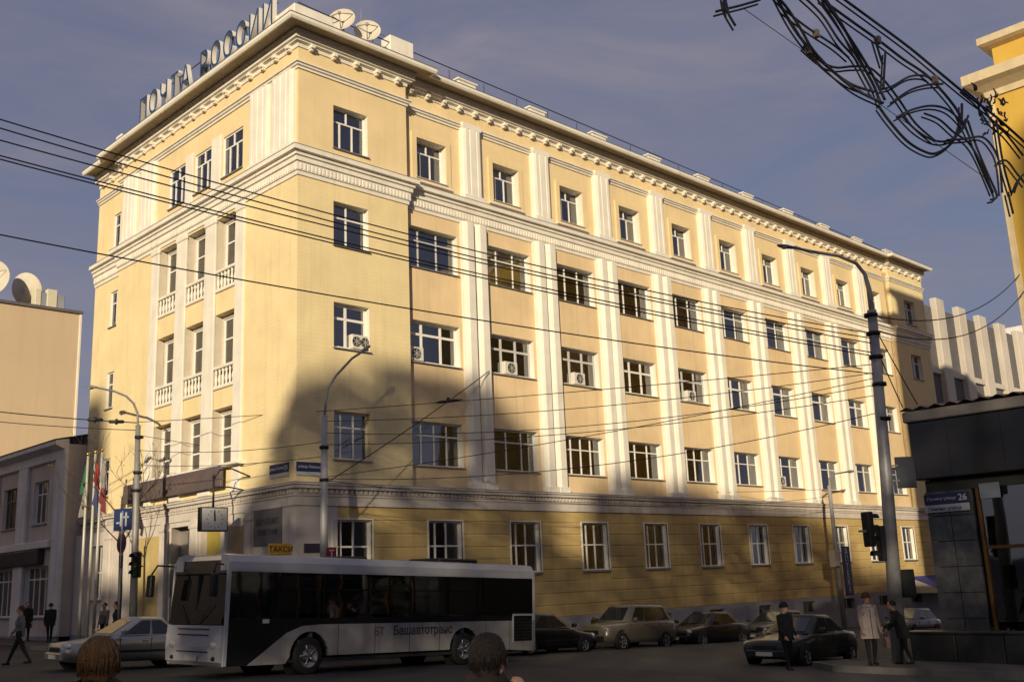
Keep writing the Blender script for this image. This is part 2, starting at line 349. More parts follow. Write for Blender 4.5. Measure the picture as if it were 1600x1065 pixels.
# ------------------------------------------------------------------ windows
_wm = {}
def cached(key, fn):
    if key not in _wm: _wm[key] = fn()
    return _wm[key]
def window(parent, w, h, cols, rows, face, c, u, z, recess=0.25, fw=0.06, frame=None, reveal=None, sill=True, curtain=None, single=True, room=1.0, split_top=None):
    """cols: fractions of the vertical divisions (lower lights), rows: fractions of the horizontal ones from the bottom; split_top: other column fractions for the top row"""
    frame = frame or FRAME; reveal = reveal or WHITE
    rz = 0.0 if face == 'y' else ROT_LEFT; loc = (u, c, z) if face == 'y' else (c, u, z)
    key = (round(w, 3), round(h, 3), tuple(cols), tuple(rows), recess, fw, frame.name, reveal.name, tuple(split_top or ()))
    y = recess; d = 0.07; X0, X1 = -w / 2, w / 2
    rw = [0] + list(rows) + [1]; rects = []
    for j in range(len(rw) - 1):
        cc = [0] + list(split_top if (split_top is not None and j == len(rw) - 2) else cols) + [1]
        for i in range(len(cc) - 1): rects.append((X0 + w * cc[i], X0 + w * cc[i + 1], h * rw[j], h * rw[j + 1]))
    def mk_frame():
        mb = MB(); e = fw
        mb.box(X0, X0 + e, y, y + d, 0, h); mb.box(X1 - e, X1, y, y + d, 0, h); mb.box(X0 + e, X1 - e, y, y + d, 0, e); mb.box(X0 + e, X1 - e, y, y + d, h - e, h)
        for r in rows: mb.box(X0 + e, X1 - e, y + 0.003, y + d - 0.003, h * r - e / 2, h * r + e / 2)
        for j in range(len(rw) - 1):
            cc = split_top if (split_top is not None and j == len(rw) - 2) else cols
            lo = h * rw[j] + (e if j == 0 else e / 2); hi = h * rw[j + 1] - (e if j == len(rw) - 2 else e / 2)
            for q in cc: mb.box(X0 + w * q - e / 2, X0 + w * q + e / 2, y - 0.004, y + d + 0.004, lo, hi)
        return mb.mesh('window', frame)
    win = put('window', cached(('f',) + key, mk_frame), parent, loc, rz)
    def mk_rev():
        mb = MB(); mb.quad((X0, 0, 0), (X0, 0, h), (X0, y + d, h), (X0, y + d, 0)); mb.quad((X1, 0, 0), (X1, y + d, 0), (X1, y + d, h), (X1, 0, h))
        mb.quad((X0, 0, h), (X1, 0, h), (X1, y + d, h), (X0, y + d, h)); mb.quad((X0, 0, 0), (X0, y + d, 0), (X1, y + d, 0), (X1, 0, 0)); return mb.mesh('reveal', reveal)
    put('reveal', cached(('r',) + key, mk_rev), win)
    if sill:
        def mk_s():
            mb = MB(); mb.prism([(-0.09, -0.075), (-0.09, -0.035), (y, 0.012), (y, -0.03), (0, -0.03), (0, -0.06)], X0 - 0.05, X1 + 0.05, 'x'); return mb.mesh('sill', ZINC)
        put('sill', cached(('s',) + key, mk_s), win)
    def mk_room():
        mb = MB(); a, b = y + d, y + d + room
        mb.quad((X0, a, 0), (X0, a, h), (X0, b, h), (X0, b, 0)); mb.quad((X1, a, 0), (X1, b, 0), (X1, b, h), (X1, a, h)); mb.quad((X0, a, h), (X1, a, h), (X1, b, h), (X0, b, h)); mb.quad((X0, a, 0), (X0, b, 0), (X1, b, 0), (X1, a, 0)); mb.quad((X0, b, 0), (X0, b, h), (X1, b, h), (X1, b, 0))
        return mb.mesh('room', ROOM)
    put('room', cached(('m',) + key + (room,), mk_room), win)
    yg = y + d / 2
    if single:
        for (a, b, e, g_) in rects:
            def mk_p(a=a, b=b, e=e, g_=g_):
                mb = MB(); pw, ph = b - a, g_ - e; mb.quad((-pw / 2, 0, -ph / 2), (pw / 2, 0, -ph / 2), (pw / 2, 0, ph / 2), (-pw / 2, 0, ph / 2)); return mb.mesh('pane', GLASS)
            o = put('pane', cached(('p', round(b - a, 3), round(g_ - e, 3)), mk_p), win, ((a + b) / 2, yg, (e + g_) / 2))
            o.rotation_euler = (random.uniform(-0.004, 0.004), 0, random.uniform(-0.006, 0.006))
    else:
        def mk_g():
            mb = MB()
            for (a, b, e, g_) in rects: mb.quad((a, yg, e), (b, yg, e), (b, yg, g_), (a, yg, g_))
            return mb.mesh('glazing', GLASS)
        put('glazing', cached(('g',) + key, mk_g), win)
    if curtain is None: curtain = random.choice(['none', 'left', 'right', 'both', 'full', 'low', 'none', 'right'])
    if curtain != 'none':
        cm = random.choice([CURT, CURT, CURT2, CURT2, CURT4, CURT5]) if not curtain.endswith('green') else CURT3
        def mk_c():
            mb = MB(); yc = y + d + 0.12
            def cloth(a, b, z0, z1):
                n = max(4, int((b - a) / 0.06)); vs = []; fs = []
                for i in range(n + 1):
                    x = a + (b - a) * i / n; o = 0.03 * math.sin(i * 1.9) + 0.012 * math.sin(i * 4.1); vs += [(x, yc + o, z0), (x, yc + o * 0.6, z1)]
                for i in range(n): fs.append((2 * i, 2 * i + 2, 2 * i + 3, 2 * i + 1))
                mb.add(vs, fs, True)
            if curtain.startswith('left'): cloth(X0, X0 + w * 0.3, 0, h)
            elif curtain.startswith('right'): cloth(X1 - w * 0.36, X1, 0, h)
            elif curtain.startswith('both'): cloth(X0, X0 + w * 0.2, 0, h); cloth(X1 - w * 0.22, X1, 0, h)
            elif curtain.startswith('full'): cloth(X0, X1, 0, h)
            elif curtain.startswith('low'): cloth(X0, X1, 0, h * 0.55)
            return mb.mesh('curtain', cm)
        put('curtain', cached(('c',) + key + (curtain, cm.name), mk_c), win)
    return win

# ------------------------------------------------------------------ the post office
D = 0.35; XR = 5.3; XE0, XE1 = 48.95, 54.3; BAY = 4.46; C0 = 6.92; NB = 10; YL = 19.0; YS = 15.6; LS = 0.30
BAYS = [C0 + BAY * k for k in range(NB)]; PAIRS = [C0 + BAY / 2 + BAY * k for k in range(NB - 1)]
PLAN = [(LS, YL), (LS, YS), (0, YS), (0, 0), (XR, 0), (XR, D), (XE0, D), (XE0, 0), (XE1, 0)]
PLAN_LOW = [(LS, YL), (LS, YS), (0, YS), (0, 0), (XE1, 0)]
ZB0, ZB1 = 5.55, 6.35; ZM0, ZM1 = 17.95, 19.04; ZU0, ZU1 = 22.35, 22.60; ZC0, ZC1 = 23.35, 23.95
FL = {5: (19.52, 21.30), 4: (15.52, 17.27), 3: (11.48, 13.22), 2: (7.28, 9.05), 1: (2.97, 5.07)}
po = thing('post_office', 'long five-storey yellow corner building with white pilasters and rooftop lettering', 'building')
# walls with their openings
RX0, RX1 = 1.62, 3.28; EX = XE0 + 2.85
LOG = [(11.22, 9.51), (8.62, 6.94), (6.07, 4.42)]         # loggia openings (far edge, near edge in y)
LOGP = [(11.92, 11.22), (9.51, 8.62), (6.94, 6.07), (4.42, 3.78)]
LZ = [(14.67, 17.85), (10.61, 13.72), (7.55, 9.80)]
W5L = [(10.54, 8.94), (8.17, 6.62), (5.73, 4.11)]
mb = MB()   # left facade, upper storeys
holesL = [(4.42, 11.22, 7.55, 17.85)] + [(b, a, 19.62, 21.42) for a, b in W5L]
wall_grid(mb, 'x', 0, 0, YS, ZB1 - 0.05, ZM0 + 0.3, holesL)
mb.build('wall', YEL, po)
mb = MB(); wall_grid(mb, 'x', 0, 0, YS, ZM0 + 0.3, ZC0 + 0.2, holesL); mb.build('wall', YEL5, po)
mb = MB(); HL2 = [(15.95, 17.1, FL[k][0], FL[k][1]) for k in (2, 3, 4, 5)]
wall_grid(mb, 'x', LS, YS, YL, ZB1 - 0.05, ZC0 + 0.2, HL2); mb.quad((0, YS, 0), (0, YS, ZC0 + .2), (LS, YS, ZC0 + .2), (LS, YS, 0)); mb.build('wall', YEL, po)
mb = MB(); hr = [(RX0, RX1, *FL[k]) for k in (2, 3, 4, 5)]; wall_grid(mb, 'y', 0, 0, XR, ZB1 - 0.05, ZM0 + 0.3, hr); mb.quad((XR, 0, ZB1 - .05), (XR, D, ZB1 - .05), (XR, D, ZM0 + .3), (XR, 0, ZM0 + .3)); mb.build('wall', YEL, po)
mb = MB(); wall_grid(mb, 'y', 0, 0, XR, ZM0 + 0.3, ZC0 + 0.2, hr); mb.quad((XR, 0, ZM0 + .3), (XR, D, ZM0 + .3), (XR, D, ZC0 + .2), (XR, 0, ZC0 + .2)); mb.build('wall', YEL5, po)
WW = 2.72
mb = MB(); hm = [(b - WW / 2, b + WW / 2, *FL[k]) for b in BAYS for k in (2, 3, 4)]; wall_grid(mb, 'y', D, XR, XE0, ZB1 - 0.05, ZM0 + 0.3, hm); mb.build('wall', PEACH, po)
W5 = 1.66
mb = MB(); hm5 = [(b - W5 / 2, b + W5 / 2, *FL[5]) for b in BAYS]; wall_grid(mb, 'y', D, XR, XE0, ZM0 + 0.3, ZC0 + 0.2, hm5); mb.build('wall', YEL5, po)
mb = MB(); he = [(EX - .83, EX + .83, *FL[k]) for k in (2, 3, 4, 5)]; wall_grid(mb, 'y', 0, XE0, XE1, ZB1 - 0.05, ZC0 + 0.2, he); mb.quad((XE0, D, ZB1 - .05), (XE0, 0, ZB1 - .05), (XE0, 0, ZC0 + .2), (XE0, D, ZC0 + .2)); mb.build('wall', YEL, po)
mb = MB(); mb.quad((XE1, 0, -4), (XE1, 18, -4), (XE1, 18, ZC0 + .2), (XE1, 0, ZC0 + .2)); mb.quad((LS, YL, -2), (LS, YL, ZC0 + .2), (18, YL, ZC0 + .2), (18, YL, -2)); mb.quad((18, YL, -3), (18, YL, ZC0 + .2), (18, 18, ZC0 + .2), (18, 18, -3)); mb.quad((18, 18, -4), (18, 18, ZC0 + .2), (XE1, 18, ZC0 + .2), (XE1, 18, -4)); mb.build('rear_wall', YEL5, po)
# ground floor of the long facade: rusticated courses over a smooth backing
W1 = 1.75; W1X = [2.42] + [b - 0.02 for b in BAYS] + [EX]
h1 = [(x - W1 / 2, x + W1 / 2, *FL[1]) for x in W1X]
HB = [(b - 0.7, b + 0.7, 0.25, 0.86) for b in BAYS]
mb = MB(); wall_grid(mb, 'y', 0.03, 1.75, XE1, 1.05, ZB0 + 0.1, h1); mb.build('rustication_backing', OCHRE, po)
CH = (ZB0 - 1.05) / 9
for r in range(9):
    z0, z1 = 1.05 + r * CH + 0.022, 1.05 + (r + 1) * CH - 0.022; cuts = [1.75]; mbc = MB()
    for x in W1X:
        if FL[1][0] < z1 and FL[1][1] > z0: cuts += [x - W1 / 2 - 0.07, x + W1 / 2 + 0.07]
    cuts.append(XE1)
    for a, b in zip(cuts[::2], cuts[1::2]):
        for i in range(max(1, int((b - a) / 6))):
            n = max(1, int((b - a) / 6)); aa = a + (b - a) * i / n; bb = a + (b - a) * (i + 1) / n
            mbc = MB(); mbc.prism([(0.03, z0), (0.012, z0), (0, z0 + 0.016), (0, z1 - 0.016), (0.012, z1), (0.03, z1)], aa, bb, 'x'); mbc.build('rusticated_course', OCHRE, po)
mb = MB(); wall_grid(mb, 'y', -0.06, -0.06, XE1 + .05, -4.0, 1.05, HB); mb.quad((-.06, -.06, 1.05), (XE1, -.06, 1.05), (XE1, 0.05, 1.05), (-.06, 0.05, 1.05)); mb.build('plinth', GREYP, po)
mb = MB(); mb.quad((-.06, YL, -2), (-.06, -.06, -2), (-.06, -.06, 1.05), (-.06, YL, 1.05)); mb.quad((-.06, YL, 1.05), (-.06, -.06, 1.05), (0.05, -.06, 1.05), (0.05, YL, 1.05)); mb.build('plinth', GREYP, po)
# white corner block and ground floor of the entrance facade
mb = MB(); wall_grid(mb, 'y', -0.02, -0.02, 1.75, 1.05, ZB0 + .05, []); mb.quad((1.75, -0.02, 1.05), (1.75, 0.1, 1.05), (1.75, 0.1, ZB0), (1.75, -0.02, ZB0)); mb.build('corner_block', STONE, po)
DOORS = [(9.25, 7.66), (6.72, 5.20)]
hd = [(b, a, 0.6, 5.35) for a, b in DOORS] + [(15.9, 17.2, 2.6, 5.0)]
mb = MB(); wall_grid(mb, 'x', -0.02, -0.02, YL, 1.05, ZB0 + .05, hd); mb.build('wall', STONE, po)
for a, b in ((12.9, 12.3), (10.1, 9.45), (7.5, 6.9), (5.05, 4.5), (3.3, 2.85), (15.5, 14.9)):
    q = MB(); q.bbox(-0.14, 0.0, b, a, 1.05, ZB0, 0.03); q.bbox(-0.17, 0.0, b - 0.05, a + 0.05, 5.2, 5.34, 0.02); q.bbox(-0.19, 0.0, b - 0.06, a + 0.06, 1.05, 1.4, 0.03); q.build('pier', STONE, po)
for a, b in ((12.2, 10.2),):
    q = MB(); q.bbox(-0.05, 0.0, b, a, 1.5, 5.1, 0.02); q.build('panel', mat('ochre_panel', (0.50, 0.38, 0.16), 0.85, streak=0.2), po)
q = MB(); q.bbox(-0.05, 0.0, 3.4, 4.4, 1.5, 5.1, 0.02); q.build('panel', mat('brown_panel', (0.42, 0.30, 0.17), 0.85, streak=0.2), po)
DWOOD = mat('door_wood', (0.07, 0.045, 0.03), 0.5, var=0.2)
for i, (a, b) in enumerate(DOORS):
    q = MB(); w = a - b
    q.box(0.42, 0.5, b, a, 0.6, 5.35); q.quad((-.02, b, .6), (.42, b, .6), (.42, b, 5.35), (-.02, b, 5.35)); q.quad((-.02, a, .6), (-.02, a, 5.35), (.42, a, 5.35), (.42, a, .6)); q.quad((-.02, b, 5.35), (.42, b, 5.35), (.42, a, 5.35), (-.02, a, 5.35))
    d = q.build('doorway', STONE if i else mat('doorway_dark', (0.22, 0.19, 0.16), 0.8), po)
    for s in (0, 1):
        l = MB(); y0 = b + w * s / 2 + 0.04; y1 = b + w * (s + 1) / 2 - 0.04; l.bbox(0.34, 0.42, y0, y1, 0.62, 3.1, 0.015); l.bbox(0.325, 0.345, y0 + 0.12, y1 - 0.12, 0.9, 1.6, 0.01); l.build('door_leaf', DWOOD, d)
        l = MB(); l.quad((0.333, y0 + .12, 1.8), (0.333, y1 - .12, 1.8), (0.333, y1 - .12, 2.95), (0.333, y0 + .12, 2.95)); l.build('pane', GLASS, d)
        l = MB(); l.cyl((0.27, (y1 - .06 if s == 0 else y0 + .06), 1.5), (0.27, (y1 - .06 if s == 0 else y0 + .06), 1.9), 0.015, n=8); l.build('handle', CHROME, d)
    if i: l = MB(); l.bbox(0.2, 0.3, b + .05, a - .05, 3.9, 5.1, 0.01); l.build('transom_panel', mat('yellow_board', (0.34, 0.26, 0.05), 0.5), d)
    else: l = MB(); l.quad((0.36, b, 3.2), (0.36, a, 3.2), (0.36, a, 5.2), (0.36, b, 5.2)); l.build('transom_window', GLASS, d)
# mouldings that run round the building
q = MB(); sweep(q, [(0, ZB0), (0.07, ZB0), (0.07, 5.86), (0.11, 5.88), (0.11, 5.95), (0.06, 5.97), (0.06, 6.12), (0.22, 6.15), (0.22, 6.24), (0.28, 6.27), (0.28, 6.33), (0, 6.40)], PLAN_LOW); q.build('belt_course', STONE, po)
q = MB(); sweep(q, [(0.285, 6.335), (0.285, 6.352), (-0.3, 6.425), (-0.3, 6.40)], PLAN_LOW); q.build('belt_flashing', ZINC, po)
q = MB()
for i in range(int(XE1 / 0.22)): q.box(0.05 + i * .22, 0.15 + i * .22, -0.15, -0.05, 5.98, 6.11)
for i in range(int(YS / 0.22)): q.box(-0.15, -0.05, 0.05 + i * .22, 0.15 + i * .22, 5.98, 6.11)
tag(q.build('dentil_course', STONE, po), kind='stuff')
q = MB(); sweep(q, [(0, ZM0), (0.05, ZM0), (0.05, 18.12), (0.10, 18.12), (0.10, 18.46), (0.17, 18.47), (0.17, 18.66), (0.24, 18.67), (0.24, 18.80), (0.38, 18.82), (0.38, 19.0), (0, 19.06)], PLAN); q.build('string_course', WHITE, po)
q = MB(); sweep(q, [(0.39, 19.004), (0.39, 19.03), (-.1, 19.085), (-.1, 19.06)], PLAN); q.build('string_flashing', ZINC, po)
q = MB()
def along_plan(step, fn):
    for (ax, ay), (bx, by) in zip(PLAN, PLAN[1:]):
        L = math.hypot(bx - ax, by - ay)
        if L < 1.5: continue
        n = int(L / step); dx, dy = (bx - ax) / L, (by - ay) / L
        for i in range(n):
            t = (i + 0.5) * L / n; fn(ax + dx * t, ay + dy * t, dx, dy)
def tiny(x, y, dx, dy):
    ox, oy = dy, -dx; a = 0.045
    p = [(x + s * dx * a + o * ox, y + s * dy * a + o * oy) for s, o in ((-1, 0.095), (1, 0.095), (1, 0.125), (-1, 0.125))]
    q.add([(u, v, z) for z in (18.16, 18.40) for u, v in p], [(3, 2, 1, 0), (4, 5, 6, 7), (0, 1, 5, 4), (1, 2, 6, 5), (2, 3, 7, 6), (3, 0, 4, 7)])
along_plan(0.17, tiny); tag(q.build('bead_course', WHITE, po), kind='stuff')
q = MB(); sweep(q, [(0, ZU0), (0.06, ZU0), (0.06, 22.43), (0.13, 22.46), (0.13, 22.53), (0.2, 22.55), (0.2, 22.6), (0, 22.63)], PLAN); q.build('frieze_moulding', WHITE, po)
q = MB(); sweep(q, [(0, 23.26), (0.05, 23.26), (0.07, 23.40), (0.20, 23.44), (0.20, 23.48), (0.30, 23.52), (0.30, 23.72), (0.34, 23.74), (0.34, 23.86), (0.0, 23.87)], PLAN); q.build('cornice_bed_moulding', WHITE, po)
q = MB(); sweep(q, [(0.86, 23.885), (0.86, 23.80), (0.93, 23.80), (0.98, 23.88), (0.98, 24.0), (0, 24.08), (0, 23.95), (0.86, 23.95)], PLAN); q.build('cornice', WHITE, po)
q = MB(); sweep(q, [(0.0, 23.88), (0.862, 23.88), (0.862, 23.90), (0.0, 23.90)], PLAN); q.build('soffit', mat('soffit_shade_brown', (0.40, 0.33, 0.24), 0.9, var=0.2, scale=1.0, streak=0.2), po)  # brown darkened to paint in the shade under the cornice
q = MB(); sweep(q, [(1.0, 24.005), (1.0, 24.03), (-.3, 24.14), (-.3, 24.09)], PLAN); q.build('cornice_flashing', ZINC, po)
q = MB(); q.bbox(-0.10, 0.10, -0.27, 0.0, 23.28, 23.435, 0.02); q.bbox(-0.07, 0.07, -0.18, 0.0, 23.20, 23.29, 0.02); MODM = q.mesh('modillion', WHITE)
def modil(x, y, dx, dy): put('modillion', MODM, po, (x, y, 0), math.atan2(dy, dx))
along_plan(0.92, modil)
# string course corner details: thin dark drainpipes at the inner corners
PIPE = mat('drainpipe_paint', (0.45, 0.33, 0.2), 0.6, var=0.2)
for x in (XR + 0.12, XE0 - 0.12):
    q = MB(); q.cyl((x, D - 0.1, 6.5), (x, D - 0.1, 23.0), 0.06, n=8); q.lathe([(0.06, 0), (0.16, 0.25), (0.16, 0.32)], (x, D - 0.1, 22.6), 8)
    dp = q.build('drainpipe', PIPE, po)
    for z in (8, 11, 14, 17, 20): c = MB(); c.lathe([(0.061, 0), (0.08, 0), (0.08, 0.06), (0.061, 0.06)], (x, D - 0.1, z), 8); c.build('bracket', STEEL, dp)
# pilasters
def fluted(w, d, n, gd=0.022):
    """plan polygon of a bevelled pilaster with n shallow grooves in its front, front at y=-d"""
    bv = min(0.42 * d + 0.05, w * 0.22); fr = w - 2 * bv; pts = [(-w / 2, 0), (-w / 2, -d * 0.45), (-w / 2 + bv * 0.4, -d * 0.82), (-w / 2 + bv, -d)]
    for i in range(n):
        a = -fr / 2 + fr * (i + 0.5) / n; e = 0.05; pts += [(a - e, -d), (a - e * 0.5, -d + gd), (a + e * 0.5, -d + gd), (a + e, -d)]
    return pts + [(w / 2 - bv, -d), (w / 2 - bv * 0.4, -d * 0.82), (w / 2, -d * 0.45), (w / 2, 0)]
def pil_mesh(key, w, d, n, z0, z1, m_=None):
    def mk():
        q = MB(); q.prism(fluted(w, d, n), z0, z1, 'z'); q.bbox(-w / 2 - 0.03, w / 2 + 0.03, -d - 0.03, 0, z0, z0 + 0.28, 0.02); return q.mesh('pilaster', m_ or WHITE)
    return cached(('pil', key), mk)
for x in PAIRS:
    for s in (-0.375, 0.375): put('pilaster', pil_mesh('pair', 0.64, 0.36, 0, 6.35, ZM0 + 0.02), po, (x + s, D, 0))
    o = put('pilaster', pil_mesh('top', 1.16, 0.30, 2, 19.0, 22.42), po, (x, D, 0))
    q = MB(); q.prism([(-0.52, 22.42), (-0.58, 22.5), (-0.58, 22.66), (0.58, 22.66), (0.58, 22.5), (0.52, 22.42)], -0.30, 0.0, 'y'); q.build('capital', WHITE, o)
for y in (0.92, 2.62, 12.5, 14.4):
    put('pilaster', pil_mesh('left5', 1.5, 0.22, 3, 19.0, 22.36), po, (0, y, 0), ROT_LEFT)
for y in (6.18, 8.55):
    pass
for a, b in LOGP:
    q = MB(); q.bbox(-0.08, 0.02, b, a, 6.38, 18.0, 0.02); q.cur = 1; q.box(0.02, 0.34, b + .015, a - .015, 6.38, 18.0); q.cur = 0; q.bbox(-0.12, 0.0, b - 0.04, a + 0.04, 17.7, 17.94, 0.02); q.bbox(-0.13, 0.0, b - 0.04, a + 0.04, 6.4, 6.75, 0.03); q.build('loggia_pilaster', [WHITE, mat('loggia_side_shade', (0.60, 0.52, 0.40), 0.9, var=0.1, streak=0.2)], po)  # inner sides coloured darker for the weaker sun they get
# loggias: back wall, floors, balustrades
LBK = 0.34
mb = MB(); hb = []
for (a, b) in LOG:
    for k, (z0, z1) in enumerate(LZ): hb.append((b + 0.1, a - 0.1, z0 + (0.1 if k < 2 else 0.05), z1 - 0.15))
wall_grid(mb, 'x', LBK, 4.42, 11.22, 6.4, 18.3, hb); mb.build('loggia_wall', STONE, po)
for (a, b) in LOG:
    for k, (z0, z1) in enumerate(LZ):
        win_h = z1 - 0.15 - (z0 + (0.1 if k < 2 else 0.05)); ww = a - b - 0.2
        window(po, ww, win_h, (0.5,), (0.34, 0.7), 'x', LBK, (a + b) / 2, z0 + (0.1 if k < 2 else 0.05), 0.05, 0.07, sill=False, curtain=random.choice(['both', 'left', 'none', 'low']))
        zt = ZM0 + 0.02 if k == 0 else LZ[k - 1][0]
        if k > 0: q = MB(); q.box(0.02, LBK, b, a, z1, zt); q.build('spandrel', YEL, po)
        else: q = MB(); q.box(0.02, LBK, b, a, z1, zt + 0.35); q.build('loggia_lintel', WHITE, po)
        if k < 2:
            bal = thing('balustrade', None, None); bal.parent = po
            q = MB(); q.bbox(-0.06, 0.14, b, a, z0 + 0.80, z0 + 0.93, 0.02); q.build('handrail', WHITE, bal)
            q = MB(); q.bbox(-0.06, 0.14, b, a, z0 - 0.02, z0 + 0.12, 0.02); q.build('base_rail', WHITE, bal)
            def mk_b():
                q = MB(); q.lathe([(0.055, 0.12), (0.055, 0.17), (0.035, 0.2), (0.075, 0.36), (0.065, 0.45), (0.035, 0.62), (0.05, 0.68), (0.05, 0.80)], (0, 0, 0), 8); return q.mesh('baluster', WHITE)
            n = 6
            for i in range(n): put('baluster', cached('baluster', mk_b), bal, (0.04, b + (a - b) * (i + 0.5) / n, z0))
q = MB(); q.bbox(-0.3, 0.1, 3.5, 12.2, 7.38, 7.52, 0.02); q.build('loggia_ledge', WHITE, po)
# windows: left facade
for i, (a, b) in enumerate(W5L): window(po, a - b, 1.8, (0.3, 0.66), (0.68,), 'x', 0, (a + b) / 2, 19.62, 0.06, 0.07, split_top=(0.5,), curtain=['left', 'full', 'both'][i])
for a, b in ((8.94, 8.17), (6.62, 5.73)): q = MB(); q.bbox(-0.1, 0, b + 0.05, a - 0.05, 19.1, 21.6, 0.02); q.build('pier', WHITE, po)
for k in (2, 3, 4, 5): window(po, 1.15, FL[k][1] - FL[k][0], (0.5,), (0.66,), 'x', LS, 16.525, FL[k][0], 0.08, 0.07)
window(po, 1.3, 2.4, (0.5,), (0.5,), 'x', -0.02, 16.55, 2.6, 0.2, 0.07)
# windows: corner and end projections of the long facade
cur = {5: 'right', 4: 'right', 3: 'none', 2: 'low'}
for k in (5, 4, 3, 2):
    window(po, RX1 - RX0, FL[k][1] - FL[k][0], {5: (0.28, 0.64), 4: (0.45,), 3: (0.42,), 2: (0.27, 0.62)}[k], (0.68,), 'y', 0, (RX0 + RX1) / 2, FL[k][0], 0.24, 0.06 if k != 3 else 0.10, split_top=(0.47,) if k == 5 else None, reveal=YEL if k < 3 else WHITE, curtain=cur[k])
    window(po, 1.66, FL[k][1] - FL[k][0], (0.45,), (0.68,), 'y', 0, EX, FL[k][0], 0.24, 0.06, single=False)
# windows: bays of the long facade
for i, b in enumerate(BAYS):
    near = i < 6
    for k in (4, 3, 2):
        thick = 0.10 if k == 3 else 0.055
        cv = random.choice([None, None, 'full', 'low', 'both']); vr = random.random(); fr_ = FRAME if vr < .7 else FRAME2; cl = random.choice([(0.30, 0.68), (0.33, 0.66), (0.30, 0.68), (0.27, 0.64)]) if k != 2 else random.choice([(0.36, 0.70), (0.25, 0.5, 0.75), (0.33, 0.68)])
        if k == 2 and i == 0: cv = 'left_green'
        window(po, WW, FL[k][1] - FL[k][0], cl, (random.choice([0.70, 0.70, 0.66, 0.74]),), 'y', D, b, FL[k][0], 0.26, thick, curtain=cv, single=near, frame=fr_)
    w5 = window(po, W5, FL[5][1] - FL[5][0], (0.28, 0.62), (0.72,), 'y', D, b, FL[5][0], 0.32, 0.055, split_top=(0.5,), single=near)
    q = MB(); zz0, zz1 = FL[5]; e = 0.26
    for (xa, xb, za, zb) in ((-W5 / 2 - e, -W5 / 2, zz0 - .16, zz1 + .22), (W5 / 2, W5 / 2 + e, zz0 - .16, zz1 + .22), (-W5 / 2, W5 / 2, zz1, zz1 + .22), (-W5 / 2, W5 / 2, zz0 - .16, zz0)): q.box(b + xa, b + xb, D - 0.06, D, za, zb)
    q.build('architrave', YEL5, po)
    q = MB(); q.bbox(b - W5 / 2 - e - 0.03, b + W5 / 2 + e + 0.03, D - 0.12, D, zz0 - .24, zz0 - .16, 0.015); q.build('apron_ledge', WHITE, po)
    window(po, 1.4, 0.61, (0.5,), (), 'y', -0.06, b, 0.25, 0.22, 0.05, sill=False, reveal=GREYP, curtain='none', frame=WOODF, single=near)
H1 = FL[1][1] - FL[1][0]
for i, x in enumerate(W1X):
    w1 = window(po, W1, FL[1][1] - FL[1][0], (0.28, 0.60), (0.54,), 'y', 0.0, x, FL[1][0], 0.2, 0.065, curtain=['right', 'right', 'right', 'full', 'full', 'both', 'full', 'both', 'right', 'both', 'full', 'full'][i % 12], single=i < 7)
    q = MB()
    for (xa, xb, za, zb) in ((-W1 / 2 - .07, -W1 / 2, 0, H1 + .05), (W1 / 2, W1 / 2 + .07, 0, H1 + .05), (-W1 / 2, W1 / 2, H1, H1 + .05)): q.box(xa, xb, -0.03, 0.05, za, zb)
    q.build('surround', WHITE, w1)
# roof: low metal hip, parapet blocks, posts with a rail
q = MB(); o_ = 0.9; zr = 24.10
q.add([(-.3, -.3, zr), (XE1 + .3, -.3, zr), (XE1 + .3, 18.3, zr), (18, 18.3, zr), (18, YL, zr), (-.0, YL, zr), (8, 8, 27.2), (XE1 - 8, 8, 27.2), (9, 12, 27.0)],
      [(0, 1, 7, 6), (1, 2, 7), (2, 3, 8, 6, 7), (3, 4, 8), (4, 5, 8), (5, 0, 6, 8)]); q.build('roof', ROOFM, po)
q = MB(); q.bbox(-0.55, 1.25, -0.55, -0.05, 24.02, 24.72, 0.03); q.bbox(-0.55, -0.05, -0.06, 1.6, 24.02, 24.72, 0.03); q.build('parapet_block', WHITE, po)
q = MB(); q.bbox(4.95, 6.25, 0.55, 1.2, 24.05, 25.85, 0.03); q.build('parapet_block', WHITE, po)
q = MB(); q.bbox(-0.5, -0.0, 14.9, 15.5, 24.02, 24.75, 0.03); q.build('parapet_block', WHITE, po)
PX = [9.4 + 4.6 * k for k in range(10)]
for i, x in enumerate(PX):
    q = MB(); q.bbox(x - 0.55, x + 0.55, 0.55, 1.05, 24.05, 25.0, 0.03); q.bbox(x - 0.62, x + 0.62, 0.5, 1.1, 25.0, 25.1, 0.02); q.build('parapet_post', WHITE, po)
q = MB(); q.tube([(-.1, -.1, 25.1), (3, .6, 25.5), (XE1 - 1, 0.8, 25.0)], 0.025, 6)
for i in range(24): q.cyl((2 + i * 2.15, 0.72, 24.1), (2 + i * 2.15, 0.72, 25.45 - .02 * i), 0.015, n=5)
q.build('roof_rail', BLKM, po)
